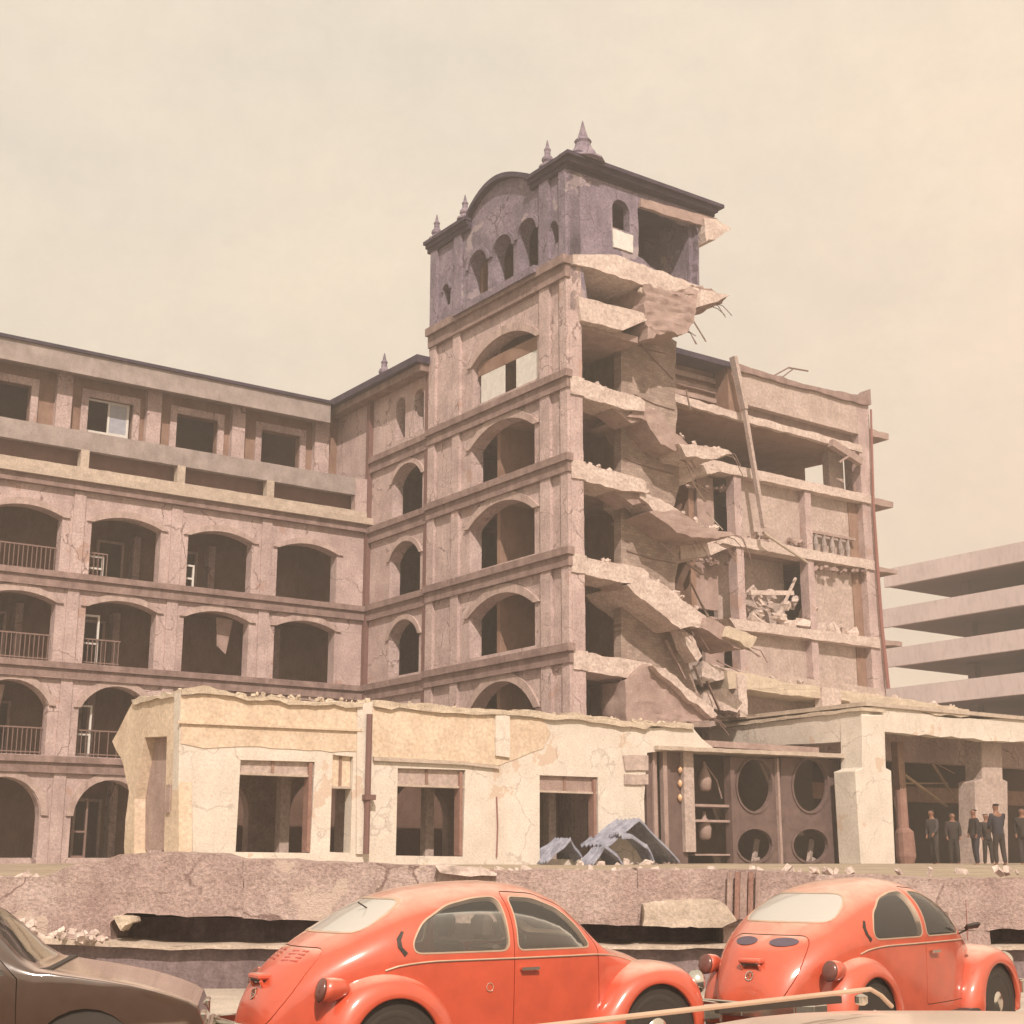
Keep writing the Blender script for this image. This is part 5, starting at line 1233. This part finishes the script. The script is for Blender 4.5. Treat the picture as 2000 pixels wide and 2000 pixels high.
for key, cm in dict(qR=(grow(q_win, .01), -.95, -.2, 'y'), qL=(grow(q_win, .01), .2, .95, 'y'), dR=(grow(d_win, .01), -.95, -.2, 'y'), dL=(grow(d_win, .01), .2, .95, 'y'), f=(grow(f_win, .01), 1.55, 2.4, 'x'), r=(grow(r_win, .01), -.6, .24, 'x')).items():
    glasses[key] = boolean(SH_T, cut_mesh([cm]), 'INTERSECT')
seal_a = boolean(SH_P, cut_mesh(wins(.008)), 'INTERSECT')
me_seal = boolean(seal_a, cut_mesh(wins(-.003)), 'DIFFERENCE')

def fender(parent, cx, side, front, paint):
    R0 = .365; n1, n2 = 34, 12; vs = []; s = side
    th0, th1 = (R(-28), R(200)) if front else (R(-18), R(212))
    for i in range(n1 + 1):
        th = th0 + (th1 - th0) * i / n1; deg = math.degrees(th)
        if front: Rt = .525 + .10 * math.exp(-((deg - 38) / 32) ** 2) + (.10 * max(0, (deg - 150) / 50)); yin = .40 if deg < 110 else .40 + .18 * min(1, (deg - 110) / 50)
        else: Rt = .545 + .03 * math.exp(-((deg - 140) / 40) ** 2) + .06 * max(0, (0 - deg) / 18); yin = .46 + .16 * max(0, min(1, (80 - deg) / 70)) - .10 * max(0, (deg - 130) / 80)
        yout = .765 if 0 < deg < 185 else .755
        for j in range(n2 + 1):
            ph = (math.pi / 2) * j / n2
            y = yin + (yout - yin) * math.sin(ph) ** .85; r_ = R0 + .012 + (Rt - R0 - .012) * math.cos(ph) ** .8
            vs.append((cx + r_ * math.cos(th), s * y, max(.23, .315 + r_ * math.sin(th))))
        vs.append((cx + R0 * math.cos(th), s * (yout - .004), max(.22, .315 + R0 * math.sin(th))))
        vs.append((cx + R0 * math.cos(th), s * (yout - .035), max(.22, .315 + R0 * math.sin(th))))
    w_ = n2 + 3; fs = [(i*w_+j, i*w_+j+1, (i+1)*w_+j+1, (i+1)*w_+j) for i in range(n1) for j in range(w_ - 1)]
    m = MB('w'); m.add(vs, fs)
    return cpart(m, 'fender', paint, parent, smooth=True)

def small_car(root, paint, details):
    def P(m, name, mat, par=None, **kw): return cpart(m, name, mat, par or root, **kw)
    put(me_body.copy(), 'body', paint, root)
    dr = put(me_doorR.copy(), 'door', paint, root); dl_ = put(me_doorL.copy(), 'door', paint, root)
    ld = put(me_lid.copy(), 'engine_lid', paint, root); hd = put(me_hood.copy(), 'hood', paint, root)
    for k_, g_ in glasses.items(): put(g_.copy(), {'f': 'windscreen', 'r': 'rear_window'}.get(k_, 'side_window'), M['glass_sheen'] if k_ == 'r' else M['glass'], root)
    put(me_seal.copy(), 'window_seal', M['seal_pale'], root)
    for s in (-1, 1):
        fender(root, 0, s, False, paint); fender(root, 2.4, s, True, paint)
        wheel(root, 0, s * .715, .315, s); wheel(root, 2.4, s * .715, .315, s)
        m = MB('w'); m.box(.36, 1.98, min(s*.60, s*.75), max(s*.60, s*.75), .26, .30); P(m, 'running_board', M['black'], bevel=.01)
        # wheel wells
        for cx in (0, 2.4):
            m = MB('w'); lathe_y(m, (cx, 0, .33), [(.02, s*.42), (.37, s*.42), (.385, s*.5), (.385, s*.72)], 24); P(m, 'wheel_well', M['black'])
        # tail lamp: painted pod with a dark red lens facing back
        m = MB('w'); lathe_x(m, (-.50, s*.635, .755), [(.01, .17), (.05, .14), (.075, .08), (.084, .01), (.084, -.045)], 22, .85, -.22); P(m, 'lamp_pod', M['chrome'] if False else paint, smooth=True)
        m = MB('w'); lathe_x(m, (-.563, s*.635, .755), [(.084, .012), (.086, -.002), (.075, -.014), (.04, -.024), (.01, -.027)], 22, .85, -.22); P(m, 'tail_lamp', M['lens_dark'], smooth=True)
        m = MB('w'); lathe_x(m, (2.93, s*.56, .665), [(.02, -.10), (.085, -.04), (.10, 0), (.095, .025), (.06, .045), (.01, .055)], 22); P(m, 'headlight', M['chrome'], smooth=True)
        # chrome line along the waist and a door handle
        pts = [(x, s*(section_y(BEET, x, lerp_tab([(-.25, .80), (.1, .905), (.4, .925), (1.8, .925), (2.1, .90), (2.5, .80), (2.95, .60)], x)) + .004), lerp_tab([(-.25, .80), (.1, .905), (.4, .925), (1.8, .925), (2.1, .90), (2.5, .80), (2.95, .60)], x)) for x in [(-.05 + .1 * i) for i in range(30)]]
        m = MB('w'); m.tube(pts, .007, 6); P(m, 'chrome_line', M['seal_pale'])
        m = MB('w'); yy = s * (section_y(BEET, 1.15, .84) + .02); m.beam((1.09, yy + s*.012, .845), (1.25, yy + s*.012, .845), .014, .022); m.beam((1.10, yy - s*.02, .845), (1.10, yy + s*.012, .845), .02)
        m.beam((1.23, yy - s*.02, .845), (1.23, yy + s*.012, .845), .016); h_ = P(m, 'handle', M['chrome']); h_.parent = dr if s < 0 else dl_
        # crescent air vent behind the quarter window
        poly = [(.125, .99), (.085, 1.03), (.08, 1.08), (.115, 1.14), (.098, 1.145), (.05, 1.09), (.05, 1.03), (.10, .965)]
        m = MB('w'); vs = []
        for a_, b_ in poly: vs.append((a_, s * (section_y(BEET, a_, b_) + .006), b_))
        for a_, b_ in poly: vs.append((a_, s * (section_y(BEET, a_, b_) - .01), b_))
        n = len(poly); m.add(vs, [tuple(range(n)), tuple(range(n, 2*n))[::-1]] + [(i, (i+1) % n, n + (i+1) % n, n + i) for i in range(n)]); P(m, 'air_vent', M['black'])
    # bumpers
    for x0, d, hw in ((-.93, -1, .84), (3.12, 1, 1)):
        m = MB('w'); pts = [(a_, b_ * hw, c_) for a_, b_, c_ in [(x0 - d*.28, -.76, .44), (x0 - d*.10, -.74, .44), (x0 - d*.02, -.60, .44), (x0, 0, .44), (x0 - d*.02, .60, .44), (x0 - d*.10, .74, .44), (x0 - d*.28, .76, .44)]]
        for a_, b_ in zip(pts, pts[1:]): m.beam(a_, b_, .03, .12)
        P(m, 'bumper', M['chrome'], bevel=.008)
    def lidx(y, z):
        lo, hi = -.86, .2
        for _ in range(30):
            mid = (lo + hi) / 2
            if lerp_tab(BEET['top'], mid) > z and section_y(BEET, mid, z) > abs(y): hi = mid
            else: lo = mid
        return hi
    # vents, plate lamp and round emblem on the lid
    def on_lid(poly, out, mat, name):
        m = MB('w'); vs = [(lidx(y, z) - out, y, z) for y, z in poly] + [(lidx(y, z) + .02, y, z) for y, z in poly]; n = len(poly)
        m.add(vs, [tuple(range(n)), tuple(range(n, 2*n))[::-1]] + [(i, (i+1) % n, n + (i+1) % n, n + i) for i in range(n)])
        o = P(m, name, mat); o.parent = ld; return o
    def ell2(cy, cz, ry, rz, n=18): return [(cy + ry * math.cos(2*math.pi*i/n), cz + rz * math.sin(2*math.pi*i/n)) for i in range(n)]
    if details:
        for y in (-.19, .19):
            on_lid(ell2(y, .975, .125, .034), .012, M['vent_dark'], 'air_vent')
    else:
        for y in (-.16, .16):
            for k in range(4): on_lid(rounded([(y - .10, .93 + k*.022), (y + .10, .93 + k*.022), (y + .10, .94 + k*.022), (y - .10, .94 + k*.022)], .004, 2), .006, M['lamp_red'], 'air_vent')
    m = MB('w'); xx = lidx(0, .80)
    m.box(xx - .07, xx + .05, -.11, .11, .80, .84); m.beam((xx - .05, -.09, .80), (xx - .02, -.09, .74), .03); m.beam((xx - .05, .09, .80), (xx - .02, .09, .74), .03)
    o = P(m, 'plate_lamp', paint, bevel=.012); o.parent = ld
    m = MB('w'); m.box(xx - .055, xx - .01, -.085, .085, .785, .80); o = P(m, 'plate_lamp', M['black']); o.parent = ld
    m = MB('w'); n = 20; zc = .70
    pr = [(lidx(.036 * math.cos(2*math.pi*i/n), zc + .036 * math.sin(2*math.pi*i/n)) - .006, .036 * math.cos(2*math.pi*i/n), zc + .036 * math.sin(2*math.pi*i/n)) for i in range(n + 1)]
    m.tube(pr, .005, 6)
    xl = lidx(0, zc) - .006
    for (a0, b0), (a1, b1) in [((-.014, .028), (0, .006)), ((0, .006), (.014, .028)), ((-.028, .018), (-.013, -.026)), ((-.013, -.026), (0, -.002)), ((0, -.002), (.013, -.026)), ((.013, -.026), (.028, .018))]:
        m.beam((xl, a0, zc + b0), (xl, a1, zc + b1), .006)
    o = P(m, 'round_emblem', M['chrome']); o.parent = ld
    # cabin
    m = MB('w'); m.box(-.1, 1.95, -.55, .55, .28, .36); P(m, 'floor_pan', M['black'])
    def seat_mb(x, y, w_, hb, head=True):
        m = MB('w'); m.box(x, x + .48, y - w_/2, y + w_/2, .36, .58)
        m.add([(x - .02, y - w_/2, .50), (x - .02, y + w_/2, .50), (x - .16, y + w_/2*.9, hb), (x - .16, y - w_/2*.9, hb), (x + .10, y - w_/2, .52), (x + .10, y + w_/2, .52), (x - .07, y + w_/2*.86, hb), (x - .07, y - w_/2*.86, hb)], [(0, 1, 2, 3), (4, 7, 6, 5), (0, 4, 5, 1), (3, 2, 6, 7), (1, 5, 6, 2), (0, 3, 7, 4)])
        if head: m.rock((x - .12, y, hb + .10), (.09, .26, .17), 1, 0)
        return m
    for y in (-.30, .30):
        st = P(seat_mb(1.12, y, .46, 1.02, False), 'seat', M['seat'], bevel=.03)
        m = MB('w'); m.box(.93, 1.03, y - .13, y + .13, 1.05, 1.24); hr = P(m, 'headrest', M['seat'], bevel=.04); hr.parent = st
    P(seat_mb(.28, 0, 1.0, 1.0, False), 'rear_bench', M['seat'], bevel=.03)
    m = MB('w'); m.box(1.74, 1.9, -.5, .5, .72, .93); P(m, 'dashboard', M['black'], bevel=.02)
    m = MB('w'); c = Vector((1.60, .30, .90)); ax = Vector((-.75, 0, .65)).normalized(); b_ = Vector((0, 1, 0)); a_ = ax.cross(b_)
    pts = [c + (a_ * math.cos(t) + b_ * math.sin(t)) * .19 for t in [2*math.pi*i/20 for i in range(21)]]
    m.tube(pts, .013, 6); m.tube([c, c + Vector((.16, 0, -.14))], .02, 6); m.beam(c - b_*.18, c + b_*.18, .02); P(m, 'steering_wheel', M['black'])
    m = MB('w'); m.box(1.60, 1.62, -.10, .10, 1.28, 1.33); m.tube([(1.61, 0, 1.33), (1.60, 0, 1.38)], .008, 5); P(m, 'rear_view_mirror', M['black'])
    if details:
        m = MB('w'); m.tube([(1.84, -.60, .96), (1.86, -.72, 1.02)], .01, 6); m.rock((1.87, -.76, 1.05), (.03, .13, .10), 3, 0); P(m, 'wing_mirror', M['black'], bevel=.01)
        m = MB('w'); m.tube([(2.08, -.60, .90), (2.10, -.60, 1.28)], [.007, .004], 6); P(m, 'aerial', M['red_pipe'])
    else:
        m = MB('w'); m.tube([(.02, -.18, 1.30), (-.06, -.18, 1.345)], .006, 6); P(m, 'aerial', M['black'])
        m = MB('w'); yy = -section_y(BEET, .82, .72) - .004; n = 18
        m.tube([(.82 + .03 * math.cos(2*math.pi*i/n), yy, .72 + .03 * math.sin(2*math.pi*i/n)) for i in range(n + 1)], .003, 5); P(m, 'round_mark', M['seal_pale'])
M['seal_pale'] = plain('pale_trim', (.50, .36, .26), .4, metal=.2)
M['vent_dark'] = plain('vent_shadow_grey', (.10, .075, .10), .7)
c1 = car_root('parked_car', (-1.23, 11.55), 58, 'orange-red rounded small car in the middle, nearest parked one of the two', 'car', 'orange-red cars parked in the street')
small_car(c1, M['paint'], False)
c2 = car_root('parked_car', (2.58, 13.35), 43, 'orange-red rounded small car on the right, showing its engine lid and wide rear window', 'car', 'orange-red cars parked in the street')
small_car(c2, M['paint2'], True)

# ---------------- low angular car
xs2 = [-1.02, -1.0, -.96, -.88, -.7, -.45, -.25, -.12, -.02, .1, .22, .36, .5, .75, 1.0, 1.25, 1.45, 1.58, 1.7, 1.84, 1.98, 2.1, 2.2, 2.35, 2.55, 2.75, 2.9, 3.02, 3.12, 3.19, 3.23, 3.25]
def angular(top_, nose):
    return dict(xs=xs2, bot=.22, low=.92,
    top=[(-1.02, .55), (-.98, .80), (-.88, .875), (-.25, .925), (-.1, .95), (.2, 1.22), (.36, top_ - .04), (.6, top_ - .01), (1.0, top_), (1.35, top_ - .01), (1.58, top_ - .04), (1.70, top_ - .10), (2.1, .955), (2.2, .93), (2.75, nose + .13), (3.05, nose + .04), (3.2, nose - .03), (3.25, nose - .18)],
    belt=[(-1.02, .50), (-.95, .78), (-.2, .83), (.1, .85), (2.0, .85), (2.2, .85), (2.75, nose + .09), (3.1, nose + .0), (3.2, nose - .08), (3.25, nose - .22)],
    width=[(-1.02, .66), (-.95, .74), (-.5, .79), (.5, .82), (2.0, .82), (2.8, .79), (3.1, .75), (3.25, .68)],
    pow=[(-1.02, 6), (-.2, 6), (.15, 3.4), (.5, 3.2), (1.5, 3.3), (2.05, 4.5), (2.25, 9), (3.25, 9)])
def angular_car(root, c, paint, rack):
    tp = lerp_tab(c['top'], 1.0)
    sw = rounded([(.42, .90), (.55, tp - .13), (1.02, tp - .10), (1.04, .90)], .04)
    dw = rounded([(1.12, .90), (1.12, tp - .10), (1.52, tp - .13), (1.92, .90)], .04)
    fw_ = rounded([(-.66, .97), (-.52, tp - .08), (.52, tp - .08), (.66, .97)], .06)
    def ws(g_): return [(grow(sw, g_), -1, -.2, 'y'), (grow(sw, g_), .2, 1, 'y'), (grow(dw, g_), -1, -.2, 'y'), (grow(dw, g_), .2, 1, 'y'), (grow(fw_, g_), 1.64, 2.6, 'x'), (grow(fw_, g_), -.6, .32, 'x')]
    sh = shell_mesh(c, .028); sht = shell_mesh(c, .01)
    archs = [([(cx + .37 * math.cos(2*math.pi*i/24), .31 + .37 * math.sin(2*math.pi*i/24)) for i in range(24)], y0, y1, 'y') for cx in (0, 2.45) for y0, y1 in ((-1, -.55), (.55, 1))]
    W_ = ws(0)
    b_ = diff_steps(sh, [[w__] for w__ in W_] + [[a__] for a__ in archs])
    dpoly = [(1.07, .34), (1.07, tp - .07), (1.58, tp - .1), (1.99, .88), (2.01, .34)]
    body = diff_steps(b_, [[(dpoly, -1, -.2, 'y')]]); dm = boolean(b_, cut_mesh([(grow(dpoly, -.006), -1, -.2, 'y')]), 'INTERSECT')
    put(body, 'body', paint, root, auto=28); put(dm, 'door', paint, root, auto=28)
    gl = boolean(sht, cut_mesh(ws(.01)), 'INTERSECT'); put(gl, 'windows', M['glass'], root)
    for cx in (0, 2.45):
        for s in (-1, 1):
            wheel(root, cx, s * .76, .31, s)
            m = MB('w'); lathe_y(m, (cx, 0, .31), [(.02, s*.5), (.37, s*.5), (.38, s*.55), (.38, s*.78)], 24); cpart(m, 'wheel_well', M['black'], root)
    for s in (-1, 1):
        nz = lerp_tab(c['top'], 3.1)
        m = MB('w'); m.box(3.18, 3.25, min(s*.38, s*.64), max(s*.38, s*.64), nz - .24, nz - .10); cpart(m, 'headlight', M['chrome'], root, bevel=.01)
        m = MB('w'); m.box(2.78, 2.94, min(s*.775, s*.80), max(s*.775, s*.80), .46, .53); cpart(m, 'side_marker', M['lamp_amber'], root, bevel=.005)
        m = MB('w'); m.box(2.75, 3.15, min(s*.74, s*.80), max(s*.74, s*.80), nz - .175, nz - .16); cpart(m, 'trim_strip', M['chrome'], root)
        m = MB('w'); m.box(-1.04, -.99, min(s*.4, s*.66), max(s*.4, s*.66), .58, .72); cpart(m, 'tail_lamp', M['lamp_red'], root)
    for x0 in (-1.08, 3.30):
        m = MB('w'); m.box(min(x0, x0 - .06), max(x0, x0 - .06), -.78, .78, .38, .48); cpart(m, 'bumper', M['chrome'], root, bevel=.02)
    m = MB('w'); m.box(1.1, 1.55, -.55, .55, .4, .6); m.box(.95, 1.1, -.55, -.08, .5, 1.1); m.box(.95, 1.1, .08, .55, .5, 1.1); m.box(.1, .3, -.6, .6, .5, 1.0); cpart(m, 'seat', M['seat'], root, bevel=.03)
    m = MB('w'); m.box(-.8, 2.0, -.7, .7, .25, .36); m.box(1.82, 2.05, -.66, .66, .65, .90); cpart(m, 'dashboard', M['black'], root)
    m = MB('w'); m.beam((2.16, -.72, .93), (2.16, .72, .93), .1, .02); cpart(m, 'cowl_grille', M['black'], root)
c3 = car_root('parked_car', (-5.45, 10.57), 80, 'dark brown low car cut off by the left edge, its hood shining', 'car')
angular_car(c3, angular(1.40, .70), M['maroon'], False)
c4 = car_root('parked_car', (.78, 1.52), 4, 'cream car nearest the camera, only its roof top showing at the bottom right', 'car')
angular_car(c4, angular(1.39, .74), M['cream_paint'], True)

# roof rack on the cream car (world points turned into car points)
def tocar(p): return WM[c4.name].inverted() @ Vector(p)
m = MB('w')
def Wp(x, y, z): r_ = ray(x, y); k = (z - CAM_Z) / r_.z; p = CAM + r_ * k; return tocar(p)
A_, B_, C_ = Wp(1120, 1998, 1.395), Wp(1700, 1932, 1.395), Wp(1742, 1966, 1.362)
m.tube([A_ + (A_ - B_) * .5, A_, B_, B_.lerp(C_, .5) + Vector((0, 0, .004)), C_], .0042, 8); cpart(m, 'roof_rack', M['seal_pale'], c4)
A2, B2 = Wp(1400, 1972, 1.378), Wp(1640, 1952, 1.378)
m = MB('w'); m.beam(A2, B2, .010, .012); cpart(m, 'rack_slat', M['black'], c4)
m = MB('w'); c_ = Wp(1682, 1950, 1.372); m.lathe((c_.x, c_.y, c_.z - .012), [(.006, 0), (.012, .004), (.012, .016), (.004, .02)], 12); cpart(m, 'rack_clamp', M['chrome'], c4)
for me in list(bpy.data.meshes):
    if me.users == 0: bpy.data.meshes.remove(me)

# ================================================================ HAZE ADDED TO LIFT THE DARK TONES
hz = MB('w'); hz.box(-80, 110, -10, 150, STREET - 1.2, 40)
hm = bpy.data.materials.new('dark_lift_haze'); hm.use_nodes = True
hn = hm.node_tree; hn.nodes.remove(hn.nodes['Principled BSDF'])
pv = hn.nodes.new('ShaderNodeVolumePrincipled'); pv.inputs['Color'].default_value = (.96, .86, .775, 1)
pv.inputs['Density'].default_value = .0030; pv.inputs['Anisotropy'].default_value = .2
hn.links.new(pv.outputs['Volume'], hn.nodes['Material Output'].inputs['Volume'])
o = top(hz, 'haze', hm, Matrix.Translation((15, 60, 0)), None, None, kind='stuff')
o['label'] = 'pale warm haze volume added around the buildings to lift their dark tones'; o['category'] = 'haze'
